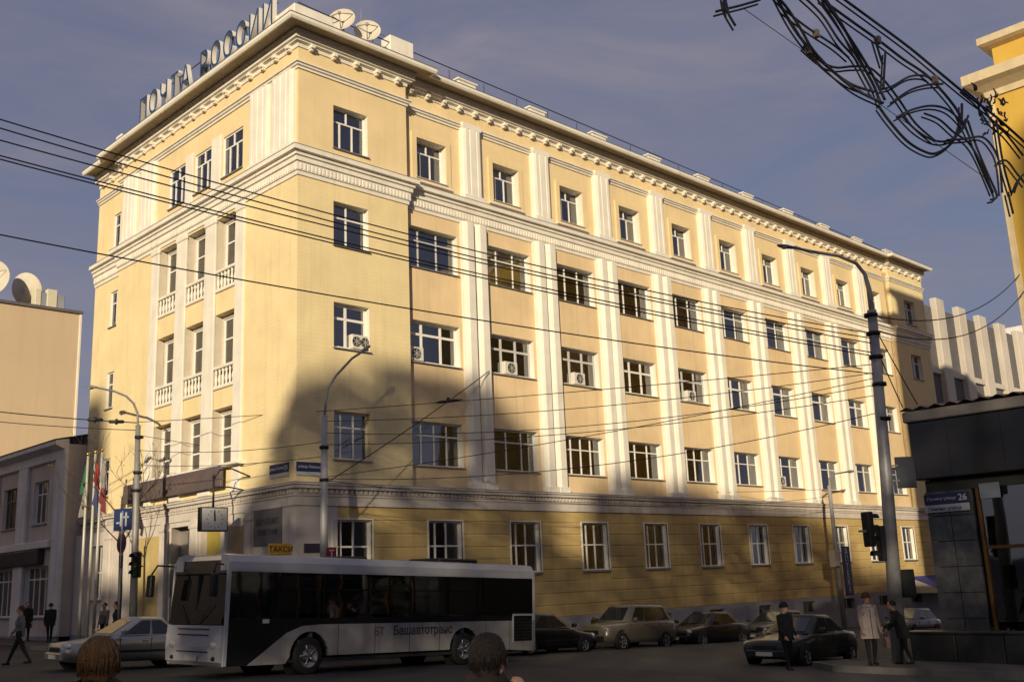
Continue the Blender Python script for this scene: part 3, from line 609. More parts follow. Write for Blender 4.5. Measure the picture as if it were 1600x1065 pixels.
# ------------------------------------------------------------------ buildings across the square, behind the viewer: they shade the street
SD = Vector((0.788, 0.616)); SP = Vector((0.616, -0.788)); TE = math.tan(SUN_EL)
BRK = mat('far_brick', (0.30, 0.22, 0.17), 0.9, var=0.2, scale=0.5)
def block_behind(label, outline, t0, t1):
    """outline: (s, K) points, s across the sun's path, K height of the shadow it throws at the origin"""
    zs = [(s, k - t0 * TE) for s, k in outline]; s0, s1 = zs[0][0], zs[-1][0]
    poly = [(s0, -6)] + zs + [(s1, -6)]
    q = MB(); n = len(poly)
    vs = [((SP * s + SD * t0).x, (SP * s + SD * t0).y, z) for s, z in poly] + [((SP * s + SD * t1).x, (SP * s + SD * t1).y, z) for s, z in poly]
    q.add(vs, [tuple(range(n)), tuple(range(n, 2 * n))[::-1]] + [(i, n + i, n + (i + 1) % n, (i + 1) % n) for i in range(n)])
    b = thing('apartment_block', label, 'building', (0, 0, 0)); q.build('wall', BRK, b)
    w = MB()
    for i in range(int((s1 - s0) / 3.2)):
        for j in range(6):
            s = s0 + 1.6 + i * 3.2; p = SP * s + SD * (t0 + 0.03); u = SP * 0.7
            w.add([((p - u).x, (p - u).y, 2 + j * 3.1), ((p + u).x, (p + u).y, 2 + j * 3.1), ((p + u).x, (p + u).y, 3.6 + j * 3.1), ((p - u).x, (p - u).y, 3.6 + j * 3.1)], [(0, 1, 2, 3)])
    tag(w.build('window_rows', GLASS, b), kind='stuff')
    return b
block_behind('brick apartment block across the square behind the viewer, farther left', [(-75, 15.2), (-13.9, 15.2), (-13.4, 14.6), (-13.1, 13.2), (-12.9, 6.0)], -72, -86)
def tree_belt(outline, t0, t1, tau, seed):
    """park trees behind the viewer: leaf clumps under a ragged skyline, thin enough to let some sun through"""
    r = random.Random(seed); q = MB(); a_ = 0.25 * 0.5; dens = tau / a_
    for (s0, k0), (s1, k1) in zip(outline, outline[1:]):
        zt0, zt1 = k0 - (t0 + t1) / 2 * TE, k1 - (t0 + t1) / 2 * TE; n = int((s1 - s0) * ((zt0 + zt1) / 2 - 1.5) * dens)
        for i in range(n):
            f = r.random(); s = s0 + (s1 - s0) * f; zt = zt0 + (zt1 - zt0) * f; z = 1.5 + (zt - 1.5) * (1 - r.random() ** 1.15); t = r.uniform(t0, t1)
            zz = z + (((t0 + t1) / 2) - t) * TE; p = Vector(((SP * s + SD * t).x, (SP * s + SD * t).y, zz)); d1 = Vector((r.uniform(-1, 1), r.uniform(-1, 1), r.uniform(-1, 1))).normalized(); d2 = d1.orthogonal().normalized(); w = r.uniform(.26, .40); q.add([p - d1 * w, p + d2 * w, p + d1 * w, p - d2 * w], [(0, 1, 2, 3)])
    for i in range(12):
        s = outline[0][0] + (outline[-1][0] - outline[0][0]) * (i + .5) / 12; p = SP * s + SD * ((t0 + t1) / 2); q.tube([(p.x, p.y, -1), (p.x + .2, p.y, 8), (p.x, p.y + .2, 15)], [.3, .22, .1], 8)
    tag(q.build('tree_belt', mat('autumn_leaf', (0.10, 0.075, 0.03), 0.8, var=0.3, scale=1.0)), 'row of tall park trees behind the viewer that shades the street', 'trees', kind='stuff')
tree_belt([(-12.88, 5.8), (-11, 5.2), (-9.5, 4.6), (-8, 5.0), (-6, 5.6), (-4.6, 5.2), (-3.0, 5.9), (-2.2, 6.9), (-1.6, 7.3), (-1.1, 8.6), (-0.6, 9.0), (0.0, 9.9), (0.6, 10.2), (1.2, 11.1), (1.7, 10.8), (2.3, 11.7), (3.1, 12.0), (3.7, 12.5), (4.5, 12.3), (5.2, 12.8), (5.8, 12.4), (6.3, 12.3), (6.8, 11.5), (7.3, 11.4), (7.6, 10.4), (8.0, 10.0), (8.15, 7.6), (8.5, 5.6), (8.9, 6.6), (9.1, 5.8), (9.4, 7.2), (9.6, 9.4), (10.2, 10.2), (11, 11.0), (11.6, 10.7), (13, 11.4), (13.6, 11.2), (14.8, 11.8), (16.0, 11.4), (17.2, 11.9), (18.5, 11.8), (20, 12.3), (21, 12.1), (22, 12.5), (23.0, 11.9), (23.8, 11.4), (24.4, 10.6), (25.5, 10.2), (26.3, 10.9), (27.2, 10.5), (28.5, 10.6), (30.4, 10.2)], -70, -62, 2.6, 4)
block_behind('tall brick apartment tower across the square behind the viewer', [(30.35, 14), (30.4, 24.6), (31.0, 25.8), (31.5, 26.2), (44, 26.4)], -74, -90)

# ------------------------------------------------------------------ low white building beyond the entrance facade
LW = mat('cold_white_plaster', (0.72, 0.70, 0.69), 0.9, var=0.15, scale=0.8, streak=0.3); LPK = mat('pinkish_plaster', (0.55, 0.48, 0.44), 0.9, var=0.15, scale=0.8, streak=0.3)
DKF = mat('dark_fascia', (0.045, 0.043, 0.05), 0.5, var=0.2)
lo = thing('low_building', 'two-storey white building in shade left of the yellow building', 'building')
X0 = -0.55; Y0, Y1 = 19.06, 62.0
mb = MB(); LWX = [22.3 + 4.3 * i for i in range(9)]
hl = [(y - 0.95, y + 0.95, 6.4, 8.5) for y in LWX] + [(y - 1.5, y + 1.5, 1.9, 4.3) for y in LWX]
wall_grid(mb, 'x', X0, Y0, Y1, 0.2, 10.0, hl); mb.quad((X0, Y0, .2), (12, Y0, .2), (12, Y0, 10), (X0, Y0, 10)); mb.quad((X0, Y1, .2), (X0, Y1, 10), (12, Y1, 10), (12, Y1, .2)); mb.build('wall', LPK, lo)
for i, y in enumerate([19.6] + [LWX[k] + 2.15 for k in range(8)]):
    q = MB(); q.bbox(X0 - 0.18, X0, y - 0.62, y + 0.62, 1.0, 9.6, 0.03); q.build('pilaster', LW, lo)
q = MB(); q.box(X0 - 0.1, X0 + 12, Y0, Y1, -1, 1.0); q.build('plinth', GREYP, lo)
q = MB(); q.prism([(X0, 10.45), (X0 - 0.3, 10.5), (X0 - 0.3, 10.75), (X0 - 0.6, 10.9), (X0 - 0.6, 11.15), (X0, 11.3)], Y0 + .003, Y1, 'y') if 0 else q.add([(a, y, z) for y in (Y0 + .003, Y1) for a, z in ((X0, 9.3), (X0 - .2, 9.35), (X0 - .2, 9.75), (X0 - .65, 9.95), (X0 - .65, 10.15), (X0, 10.25))], [(0, 1, 2, 3, 4, 5), (6, 7, 8, 9, 10, 11)] + [(i, (i + 1) % 6, 6 + (i + 1) % 6, 6 + i) for i in range(6)]); q.build('eaves', LW, lo)
q = MB(); q.add([(X0 - .7, Y0, 10.2), (X0 - .7, Y1, 10.2), (6, Y1, 11.8), (6, Y0, 11.8), (12.5, Y1, 10.2), (12.5, Y0, 10.2)], [(0, 3, 2, 1), (3, 5, 4, 2)]); q.build('roof', ROOFM, lo)
q = MB(); q.bbox(X0 - 0.3, X0, Y0 + 1.2, Y1, 5.15, 5.5, 0.03); q.build('string_course', LW, lo)
q = MB(); q.bbox(X0 - 0.35, X0 - .02, Y0 + 2.3, Y1, 4.4, 5.1, 0.03); q.build('shop_fascia', DKF, lo)
for i, y in enumerate(LWX):
    window(lo, 1.9, 2.1, (0.33, 0.66), (0.7,), 'x', X0, y, 6.4, 0.18, 0.06, single=i < 3, reveal=LW, curtain='none', frame=WOODF if i else FRAME)
    window(lo, 3.0, 2.4, (0.25, 0.5, 0.75), (0.75,), 'x', X0, y, 1.9, 0.2, 0.07, single=i < 3, reveal=LW, curtain='none')
dm = thing('roof_dormer', None, None); dm.parent = lo
q = MB(); q.add([(x, y, z) for x in (2.2, 6.5) for y, z in ((20.6, 10.6), (22.6, 10.6), (22.6, 12.0), (21.6, 12.9), (20.6, 12.0))], [(0, 4, 3, 2, 1), (0, 5, 9, 4), (1, 2, 7, 6)]); q.build('dormer_wall', mat('dormer_dark', (0.06, 0.055, 0.05), 0.8), dm)
q = MB(); q.add([(x, y, z) for x in (1.9, 6.5) for y, z in ((20.4, 11.95), (21.6, 13.05), (22.8, 11.95))], [(0, 3, 4, 1), (1, 4, 5, 2)]); q.build('dormer_roof', ROOFM, dm)

# ------------------------------------------------------------------ sunlit blank wall far left with dishes on its roof
bg = thing('blank_block', 'sunlit blank beige wall block far left behind the low white building', 'building')
BEI = mat('beige_render', (0.58, 0.44, 0.285), 0.9, var=0.07, scale=0.15, streak=0.12)
q = MB(); q.box(-45, 7.9, 40, 70, 0, 22.25); q.build('wall', BEI, bg)
q = MB(); q.box(-45.1, 8.05, 39.85, 70.1, 22.25, 22.45); q.build('parapet_cap', ROOFM, bg)
q = MB(); q.bbox(7.85, 8.02, 39.93, 40.15, 0, 22.24, 0.02); q.build('corner_strip', WHITE, bg)
def dish(name, label, c, r, face, group=None, tilt=0.35, roof_z=None):
    """satellite dish; face = plan direction it looks at"""
    t = thing(name, label, 'satellite dish', c, group=group)
    n = Vector((face[0], face[1], tilt)).normalized(); rot = n.to_track_quat('Z', 'Y').to_matrix().to_4x4()
    def xf(mb): mb.v = [tuple(rot @ Vector(p)) for p in mb.v]; return mb
    q = MB(); prof = [(r * k / 8, 0.32 * r * (k / 8) ** 2) for k in range(9)]; prof += [(r * 1.02, 0.33 * r), (r, 0.30 * r)] + [(r * k / 8, 0.32 * r * (k / 8) ** 2 - 0.03) for k in (7, 4, 1)]; q.lathe([(max(a, 0.001), b) for a, b in prof], n=28)
    xf(q).build('reflector', mat('dish_white', (0.58, 0.52, 0.42), 0.6, var=0.12, scale=2), t)
    q = MB()
    for k in range(3): a = 2.1 * k + 0.5; q.cyl((r * 0.9 * math.cos(a), r * 0.9 * math.sin(a), 0.28 * r), (0, 0, r * 0.95), 0.02, n=6)
    xf(q).build('feed_strut', STEEL, t)
    q = MB(); q.cyl((0, 0, r * 0.88), (0, 0, r * 1.02), 0.07 * max(1, r), n=10); xf(q).build('feed_horn', mat('feed_grey', (0.3, 0.3, 0.3), 0.6), t)
    if roof_z is not None: q = MB(); q.cyl((-n.x * 0.1, -n.y * 0.1, -0.02), (-n.x * 0.12, -n.y * 0.12, roof_z - c[2]), 0.05, n=8); q.build('mast', STEEL, t)
    return t
dish('satellite_dish', 'left one of two round satellite dishes above the corner of the cornice', (2.3, 0.3, 25.3), 0.56, (-0.72, -0.6), 'dishes on the yellow building', 0.25, 24.1)
dish('satellite_dish', 'right one of two round satellite dishes above the corner of the cornice', (3.6, 0.35, 25.3), 0.55, (-0.6, -0.75), 'dishes on the yellow building', 0.25, 24.1)
dish('satellite_dish', 'very large round satellite dish on the roof of the blank beige wall', (2.3, 41.6, 24.1), 1.4, (-0.62, -0.75), 'dishes on the beige block', 0.18, 22.4)
dish('satellite_dish', 'satellite dish seen edge-on beside the very large dish at far left', (4.7, 42.2, 24.0), 1.2, (0.75, 0.5), 'dishes on the beige block', 0.3, 22.4)
for i, x in enumerate((5.35, 6.3)):
    t = thing('roof_cabinet', ['slim cream cabinet on the far left roof, nearer the big dish', 'boxy cream cabinet on the far left roof, nearer the corner'][i], 'cabinet', (x, 41.5, 22.45), group='cabinets on the beige block')
    q = MB(); q.bbox(-0.2 - .15 * i, 0.2 + .15 * i, -0.4, 0.4, 0, 1.5 + .1 * i, 0.03); q.build('case', mat('cabinet_cream', (0.66, 0.60, 0.44), 0.6), t)
    q = MB(); q.bbox(0.22 + .15 * i, 0.7 + .2 * i, -0.35, 0.35, 0, 1.3, 0.03); q.build('painted_shade_case', GREYP, t)  # grey colour paints the cabinet's shaded part
# thin aerial behind the dishes
ae = thing('roof_aerial', 'thin white rod aerial on the roof behind the right dish', 'aerial', (3.9, 1.2, 24.3))
q = MB(); q.cyl((0, 0, 0), (0, 0, 2.6), 0.02, n=6); q.build('mast', STEEL, ae)
q = MB(); q.cyl((-.1, 0, 1.75), (1.2, -.1, 1.75), 0.015, n=6); q.build('boom', STEEL, ae)

# ------------------------------------------------------------------ ribbed concrete building beyond the right end
fb = thing('ribbed_building', 'pale concrete building with tall vertical ribs past the far right end', 'building')
CON = mat('pale_concrete', (0.55, 0.49, 0.42), 0.9, var=0.12, scale=0.4, streak=0.2)
q = MB(); q.box(64, 92, 6.0, 30, -4, 25.0); q.build('wall', mat('rib_gap_shade', (0.13, 0.12, 0.12), 0.7, var=0.2), fb)  # dark colour paints the deep shade between the ribs
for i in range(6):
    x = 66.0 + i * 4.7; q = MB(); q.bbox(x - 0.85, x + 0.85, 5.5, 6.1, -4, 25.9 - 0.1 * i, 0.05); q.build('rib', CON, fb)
    for z in (8.0, 13.5, 18.8): q = MB(); q.bbox(x + 0.9, x + 3.8, 5.75, 6.02, z, z + .5, 0.03); q.build('balcony_slab', CON, fb)
wt = thing('white_tower', 'narrow white block with a red emblem at the far right edge', 'building', (0, 0, 0))
q = MB(); q.box(91, 96, -0.5, 8, -4, 26.3); q.build('wall', mat('tower_white', (0.72, 0.70, 0.68), 0.85), wt)
q = MB(); q.prism([(6.9, 20.4), (5.9, 19.4), (4.8, 20.2), (4.2, 21.6), (4.9, 21.9), (4.5, 23.4), (5.7, 22.5), (6.6, 22.9)], 90.6, 90.997, 'x'); q.build('emblem', mat('red_paint', (0.55, 0.03, 0.04), 0.5), wt)

# ------------------------------------------------------------------ yellow building at the right edge
yb = thing('yellow_building', 'tall ochre yellow building cut off by the right edge, with a projecting cornice', 'building')
YB = mat('deep_yellow', (0.60, 0.38, 0.07), 0.85, var=0.1, scale=0.5, streak=0.12)
XB, YBE = 29.6, -15.0
q = MB(); q.box(XB, XB + 18, -25, YBE, -3, 25.4); q.build('wall', YB, yb)
q = MB(); q.box(XB + 0.5, XB + 18, -24.5, YBE - 0.35, 25.9, 27.6); q.build('attic', YB, yb)
pl = [(XB + 18, YBE), (XB, YBE), (XB, -25)]
q = MB(); sweep(q, [(0, 24.6), (0.1, 24.6), (0.15, 24.9), (0.55, 25.15), (0.85, 25.3), (0.85, 25.8), (-.6, 25.95)], [(XB + 18, YBE), (XB, YBE), (XB, -25)]); q.build('cornice', mat('cream_cornice', (0.62, 0.50, 0.32), 0.85, streak=0.2), yb)
q = MB(); sweep(q, [(0, 27.3), (0.3, 27.4), (0.5, 27.5), (0.5, 27.85), (-.6, 27.9)], [(XB + 18, YBE - .35), (XB + .5, YBE - .35), (XB + .5, -24.5)]); q.build('attic_cornice', MATS['cream_cornice'], yb)
q = MB(); q.bbox(XB - 0.06, XB + 0.25, YBE - 0.25, YBE + 0.06, 0, 24.58, 0.02); q.build('corner_strip', MATS['cream_cornice'], yb)
for k in range(3):
    for j in range(3): window(yb, 1.6, 2.2, (0.5,), (0.66,), 'x', XB - 0.0, -22 - 4.2 * k, 9 + 4.2 * j, 0.0, 0.07, single=False, curtain='none', sill=False) if 0 else None

# ------------------------------------------------------------------ dark shop at the right
sh = thing('corner_shop', 'dark shop with deep black fascia and grey stone wall at the right', 'shop')
XS = 11.6; YN = -17.35; gs = ground_z(XS, YN) + 0.2
GRAN = mat('polished_granite', (0.085, 0.085, 0.09), 0.25, var=0.45, scale=2.5, spec=0.5); TIN = mat('corrugated_tin', (0.17, 0.125, 0.10), 0.5, 0.4, var=0.2)
q = MB(); q.box(XS + 0.25, XS + 12, -45, YN - 0.1, gs - 1, 7.2); q.build('core_wall', mat('shop_core', (0.05, 0.05, 0.05), 0.8), sh)
q = MB(); q.bbox(XS - 0.35, XS + 0.3, -45, YN + 0.12, 5.15, 6.95, 0.04); q.build('black_fascia', mat('fascia_black', (0.022, 0.020, 0.019), 0.22, spec=0.55, var=0.4, scale=0.5), sh)
q = MB(); q.bbox(XS - 0.45, XS + 0.4, -45, YN + 0.2, 6.95, 7.28, 0.03); q.build('gutter_band', mat('gutter_grey', (0.30, 0.27, 0.24), 0.6, streak=0.3), sh)
q = MB(); n = 120; vs = []; fs = []
for i in range(n + 1):
    y = -45 + (YN + 0.25 + 45) * i / n; o = 0.05 * (1 if i % 2 else -1); vs += [(XS - 0.52, y, 7.36 + o), (XS + 12, y, 8.6 + o)]
for i in range(n): fs.append((2 * i, 2 * i + 2, 2 * i + 3, 2 * i + 1))
q.add(vs, fs); q.build('corrugated_roof', TIN, sh)
for i in range(12): q = MB(); y = YN - 1.1 - i * 1.6; q.box(XS - 0.354, XS - 0.349, y - .006, y + .006, 5.2, 6.9); q.build('fascia_joint', BLKM, sh)
# granite slabs of the pier, each its own piece
for r in range(6):
    for c in range(2):
        y1 = YN - 0.02 - c * 0.72; q = MB(); z0 = gs + 0.35 + r * 0.76; q.bbox(XS, XS + 0.3, y1 - 0.70, y1, z0, z0 + 0.745, 0.008); q.build('granite_slab', GRAN, sh)
q = MB(); q.bbox(XS - 0.08, XS + 0.3, YN - 1.5, YN + 0.02, gs - 0.4, gs + 0.33, 0.02); q.build('pier_base', GREYP, sh)
q = MB(); q.bbox(XS + .02, XS + 0.28, -45, YN - 0.05, 4.78, 5.13, 0.02); q.build('lintel', MATS['shop_core'], sh)
BRZ = mat('bronze_frame', (0.20, 0.10, 0.035), 0.35, 0.7, var=0.2)
for i in range(9):
    y = YN - 1.56 - i * 1.5; q = MB(); q.bbox(XS - 0.02, XS + 0.18, y - 0.09, y, gs, 4.78, 0.012); q.build('mullion', BRZ, sh)
    q = MB(); q.quad((XS + .08, y - .09, gs + .05), (XS + .08, y - 1.5, gs + .05), (XS + .08, y - 1.5, 3.0), (XS + .08, y - .09, 3.0)); q.build('shop_pane', GLASS, sh)
    q = MB(); q.quad((XS + .08, y - .09, 3.06), (XS + .08, y - 1.5, 3.06), (XS + .08, y - 1.5, 4.78), (XS + .08, y - .09, 4.78)); q.build('upper_pane', GLASS, sh)
    q = MB(); q.bbox(XS + 0.0, XS + 0.14, y - 1.5, y - 0.09, 2.98, 3.08, 0.01); q.build('transom', BRZ, sh)
    if i < 3: q = MB(); q.bbox(XS + 0.6, XS + 0.7, y - 1.1, y - 0.5, gs, 2.6, 0.02); q.build('reflection_panel', mat('reflection_ochre', (0.42, 0.28, 0.09), 0.6), sh)  # ochre panels stand in for orange reflections in the shop glass
# address plate
ap = thing('address_plate', 'white and dark blue address plate with number 26 on the dark shop', 'sign', (XS - 0.12, YN - 0.72, 4.38), ROT_LEFT); ap.scale = (0.9, 0.9, 0.9)
NAVY = mat('navy_enamel', (0.025, 0.03, 0.10), 0.4, var=0.05); WPL = mat('white_enamel', (0.46, 0.46, 0.48), 0.4, var=0.05)
q = MB(); q.bbox(-0.78, 0.74, 0.0, 0.05, 0.0, 0.36, 0.008); q.build('plate', NAVY, ap)
q = MB(); q.bbox(-0.78, 0.74, 0.0, 0.05, -0.26, -0.01, 0.008); q.build('lower_plate', WPL, ap)
def letters(txt, size, m_, parent, loc, rz=0.0, ext=0.004, name='lettering', bold=0.0):
    me = text_mesh(txt, size, ext, [m_], name, bold=bold); o = put(name, me, parent, loc); o.rotation_euler = (math.pi / 2, 0, rz); return o
letters('Ленина улица', 0.15, WPL, ap, (-0.18, -0.006, 0.14)); letters('26', 0.30, WPL, ap, (0.55, -0.006, 0.09), bold=0.006); letters('Ленина улица', 0.17, NAVY, ap, (-0.1, -0.006, -0.2))
sp = thing('wall_sticker', 'small pale notice on the shop wall right of the address plate', 'notice', (XS - 0.03, YN - 2.0, 4.35), ROT_LEFT)
q = MB(); q.bbox(-0.3, 0.3, 0, 0.02, 0.1, 0.55, 0.004); q.build('sheet', mat('notice_grey', (0.22, 0.25, 0.3), 0.6), sp)
# low dark wall and flower bed in front of the shop
lw = thing('low_wall', 'low black wall in front of the dark shop at the right', 'wall', (9.2, -17.55, ground_z(9.2, -17.5) + 0.2))
for i in range(9):
    q = MB(); q.bbox(-0.2, 0.2, -1.3 * (i + 1) + .01, -1.3 * i - .01, -0.3, 0.72, 0.02); q.build('wall_block', mat('black_granite', (0.02, 0.02, 0.021), 0.35, var=0.3, scale=4, spec=0.5), lw)
q = MB(); q.bbox(-0.24, 0.24, -11.75, 0.04, 0.72, 0.8, 0.02); q.build('coping', MATS['black_granite'], lw)
fl = MB(); rnd = random.Random(5)
for i in range(900):
    y = -18.3 - rnd.random() * 7.0; x = 9.75 + rnd.random() * 1.3; z = ground_z(x, y) + 0.55 + rnd.random() * 0.55 * (1 - abs(x - 10.4)); s = 0.05 + rnd.random() * 0.06; fl.cur = 0 if rnd.random() < 0.72 else (1 if rnd.random() < 0.6 else 2)
    d1 = Vector((rnd.uniform(-1, 1), rnd.uniform(-1, 1), rnd.uniform(-.4, 1))).normalized() * s; d2 = d1.orthogonal().normalized() * s * 0.6; p = Vector((x, y, z))
    fl.add([p - d1, p + d2, p + d1, p - d2], [(0, 1, 2, 3)])
tag(fl.build('flower_bed', [mat('leaf_dark', (0.035, 0.05, 0.02), 0.8), mat('flower_orange', (0.32, 0.12, 0.02), 0.8), mat('flower_yellow', (0.35, 0.27, 0.03), 0.8)]), 'dim orange and yellow flower bed beside the dark shop', 'flowers', kind='stuff')
tr_ = thing('planter_trough', 'dark trough holding the flowers before the shop window', 'planter', (10.4, -18.2, ground_z(10.4, -20) + 0.2))
q = MB(); q.bbox(-0.72, 0.72, -7.3, 0.0, -0.3, 0.5, 0.03); q.build('trough', MATS['black_granite'], tr_)
# blue canopy over the basement entrance at the far end
cn = thing('entrance_canopy', 'blue and white canopy over the basement entrance at the far right', 'canopy', (49.4, 0, 0))
q = MB(); q.add([(-3.2, -0.08, 1.9), (3.2, -0.08, 1.9), (3.2, -2.6, 0.9), (-3.2, -2.6, 0.9), (-3.2, -0.08, 1.8), (3.2, -0.08, 1.8), (3.2, -2.6, 0.8), (-3.2, -2.6, 0.8)], [(0, 1, 2, 3), (7, 6, 5, 4), (0, 4, 5, 1), (1, 5, 6, 2), (2, 6, 7, 3), (3, 7, 4, 0)]); q.build('canopy_sheet', mat('canopy_blue', (0.05, 0.05, 0.22), 0.6), cn)
for x in (-3.1, 3.1): q = MB(); q.cyl((x, -2.5, 0.85), (x, -2.5, -2.4), 0.05, n=8); q.build('post', STEEL, cn)
q = MB(); q.add([(-3.21, -0.1, 1.85), (-3.21, -2.6, 0.85), (-3.21, -0.1, 0.85)], [(0, 1, 2)]); q.add([(-3.25, -0.1, 1.85), (-3.25, -2.6, 0.85), (-3.25, -0.1, 0.85)], [(2, 1, 0)]); q.build('side_panel', mat('canopy_white', (0.5, 0.48, 0.45), 0.6), cn)
# ------------------------------------------------------------------ rooftop lettering
BLUE = mat('sign_blue', (0.02, 0.055, 0.15), 0.4, var=0.1); LETW = mat('letter_side', (0.72, 0.68, 0.60), 0.5, var=0.05)
rs = thing('rooftop_sign', 'tall blue and white letters standing along the roof edge above the entrance', 'sign', (-0.62, 0, 24.2))
txt = 'ПОЧТА РОССИИ'; y = 12.55
for ch in txt:
    if ch != ' ':
        o = put('letter', text_mesh(ch, 1.62, 0.10, [BLUE, LETW], 'letter', bold=0.0), rs, (0, y - 0.5, 0.12)); o.rotation_euler = (math.pi / 2, 0, -math.pi / 2); o.scale = (0.80, 1, 1)
        q = MB(); q.cyl((0.35, y - 0.5, -0.1), (0.13, y - 0.5, 1.2), 0.025, n=6); q.cyl((0.1, y - 0.5, -0.1), (0.1, y - 0.5, 1.3), 0.025, n=6); q.build('strut', BLKM, rs)
        y -= 1.03
    else: y -= 0.62
q = MB(); q.cyl((0.12, 0.7, 0.1), (0.12, 12.8, 0.1), 0.03, n=6); q.cyl((0.12, 0.7, 1.1), (0.12, 12.8, 1.1), 0.025, n=6); q.build('rail', BLKM, rs)

# ------------------------------------------------------------------ air conditioners in the window openings
def aircon(label, x, y, z, w=0.78, fans=1):
    t = thing('air_conditioner', label, 'air conditioner', (x, y, z), group='air conditioners in the windows')
    q = MB(); q.bbox(-w / 2, w / 2, -0.1, 0.22, 0, 0.56, 0.02); q.build('case', mat('aircon_white', (0.66, 0.62, 0.54), 0.5, var=0.1), t)
    for i in range(fans):
        cx = 0.0 if fans == 1 else (-0.2 + 0.4 * i); r = 0.2 if fans == 1 else 0.17
        q = MB(); q.lathe([(0.001, -0.105), (r, -0.105), (r, -0.125), (r + 0.025, -0.125), (r + 0.025, -0.1)], (cx, 0, 0.28), 16, 'y'); f = q.build('fan_grille', mat('grille_dark', (0.10, 0.09, 0.09), 0.6), t)
        q = MB()
        for k in range(3): a = k * math.pi / 3; q.box(-0.008, 0.008, -0.135, -0.127, -r, r); q.v[-8:] = [(cx + p[0] * math.cos(a) - p[2] * math.sin(a), p[1], 0.28 + p[0] * math.sin(a) + p[2] * math.cos(a)) for p in q.v[-8:]]
        q.build('grille_bar', MATS['aircon_white'], f)
    q = MB(); q.box(-w / 2 + 0.05, -w / 2 + 0.1, -0.08, 0.2, -0.06, 0.0); q.box(w / 2 - 0.1, w / 2 - 0.05, -0.08, 0.2, -0.06, 0.0); q.build('bracket', STEEL, t)
aircon('twin-fan air conditioner in the third-floor window nearest the building corner', 2.9, 0.16, FL[3][0] + 0.06, 0.8, 2)
aircon('air conditioner at the left of the first wide third-floor window', BAYS[0] - 0.98, D + 0.16, FL[3][0] + 0.06)
aircon('air conditioner low in the middle of the second wide third-floor window', BAYS[1] - 0.05, D + 0.16, FL[3][0] + 0.06)
aircon('air conditioner low in the middle of the third wide third-floor window', BAYS[2] - 0.0, D + 0.16, FL[3][0] + 0.06)
aircon('air conditioner low in the middle of the fifth wide third-floor window', BAYS[4] - 0.05, D + 0.16, FL[3][0] + 0.06)
aircon('air conditioner in the seventh wide second-floor window above the belt course', BAYS[6] - 0.8, D + 0.16, FL[2][0] + 0.06)

# ------------------------------------------------------------------ boards and plates on the post office
gb = thing('name_board', 'long dull purple-grey board with faded lettering above the entrance', 'sign', (-0.32, 9.05, 6.62), ROT_LEFT)
q = MB(); q.bbox(-4.3, 4.3, 0.0, 0.12, 0.0, 0.82, 0.015); q.build('board', mat('board_mauve', (0.12, 0.09, 0.09), 0.6, var=0.15), gb)
q = MB()
for x in (-4.0, 0, 4.0): q.box(x - .04, x + .04, 0.12, 0.32, 0.3, 0.38)
q.build('bracket', STEEL, gb)
letters('ПОЧТА РОССИИ', 0.5, mat('faded_letter', (0.17, 0.12, 0.10), 0.6), gb, (0.2, -0.006, 0.22))
for nm, lab, loc, rz in (('street_plate', 'dark blue street name plate on the corner, on the entrance side', (-0.03, 1.07, 6.75), ROT_LEFT), ('street_plate', 'dark blue street name plate on the corner, on the long facade side', (0.62, -0.03, 6.72), 0)):
    t = thing(nm, lab, 'sign', loc, rz, 'street name plates at the corner')
    q = MB(); q.bbox(-0.62, 0.62, -0.02, 0.03, 0.02, 0.36, 0.006); q.build('plate', NAVY, t)
    q = MB(); q.bbox(-0.62, 0.62, -0.02, 0.03, -0.12, 0.015, 0.006); q.build('lower_plate', WPL, t)
    letters('улица Ленина', 0.14, WPL, t, (-0.1, -0.026, 0.15)); letters('28', 0.24, WPL, t, (0.48, -0.026, 0.1))
bd = thing('notice_board', 'square grey board with two lines of writing on the pale corner block', 'sign', (-0.06, 1.78, 4.25), ROT_LEFT)
q = MB(); q.bbox(-0.95, 0.95, 0.0, 0.05, 0.0, 1.3, 0.01); q.build('board', mat('board_grey', (0.15, 0.14, 0.145), 0.5, var=0.12), bd)
letters('ПОЧТАМТ', 0.3, mat('board_letter', (0.06, 0.055, 0.06), 0.5), bd, (0.0, -0.006, 0.74), bold=0.006); letters('ТЕЛЕГРАФ', 0.26, MATS['board_letter'], bd, (0, -0.006, 0.38), bold=0.006)
sb = thing('small_plaque', 'small dark plaque low on the corner block of the long facade', 'sign', (0.68, -0.06, 3.9))
q = MB(); q.bbox(-0.36, 0.36, 0, 0.04, 0, 0.32, 0.008); q.build('plate', mat('plaque_dark', (0.05, 0.04, 0.06), 0.4), sb)
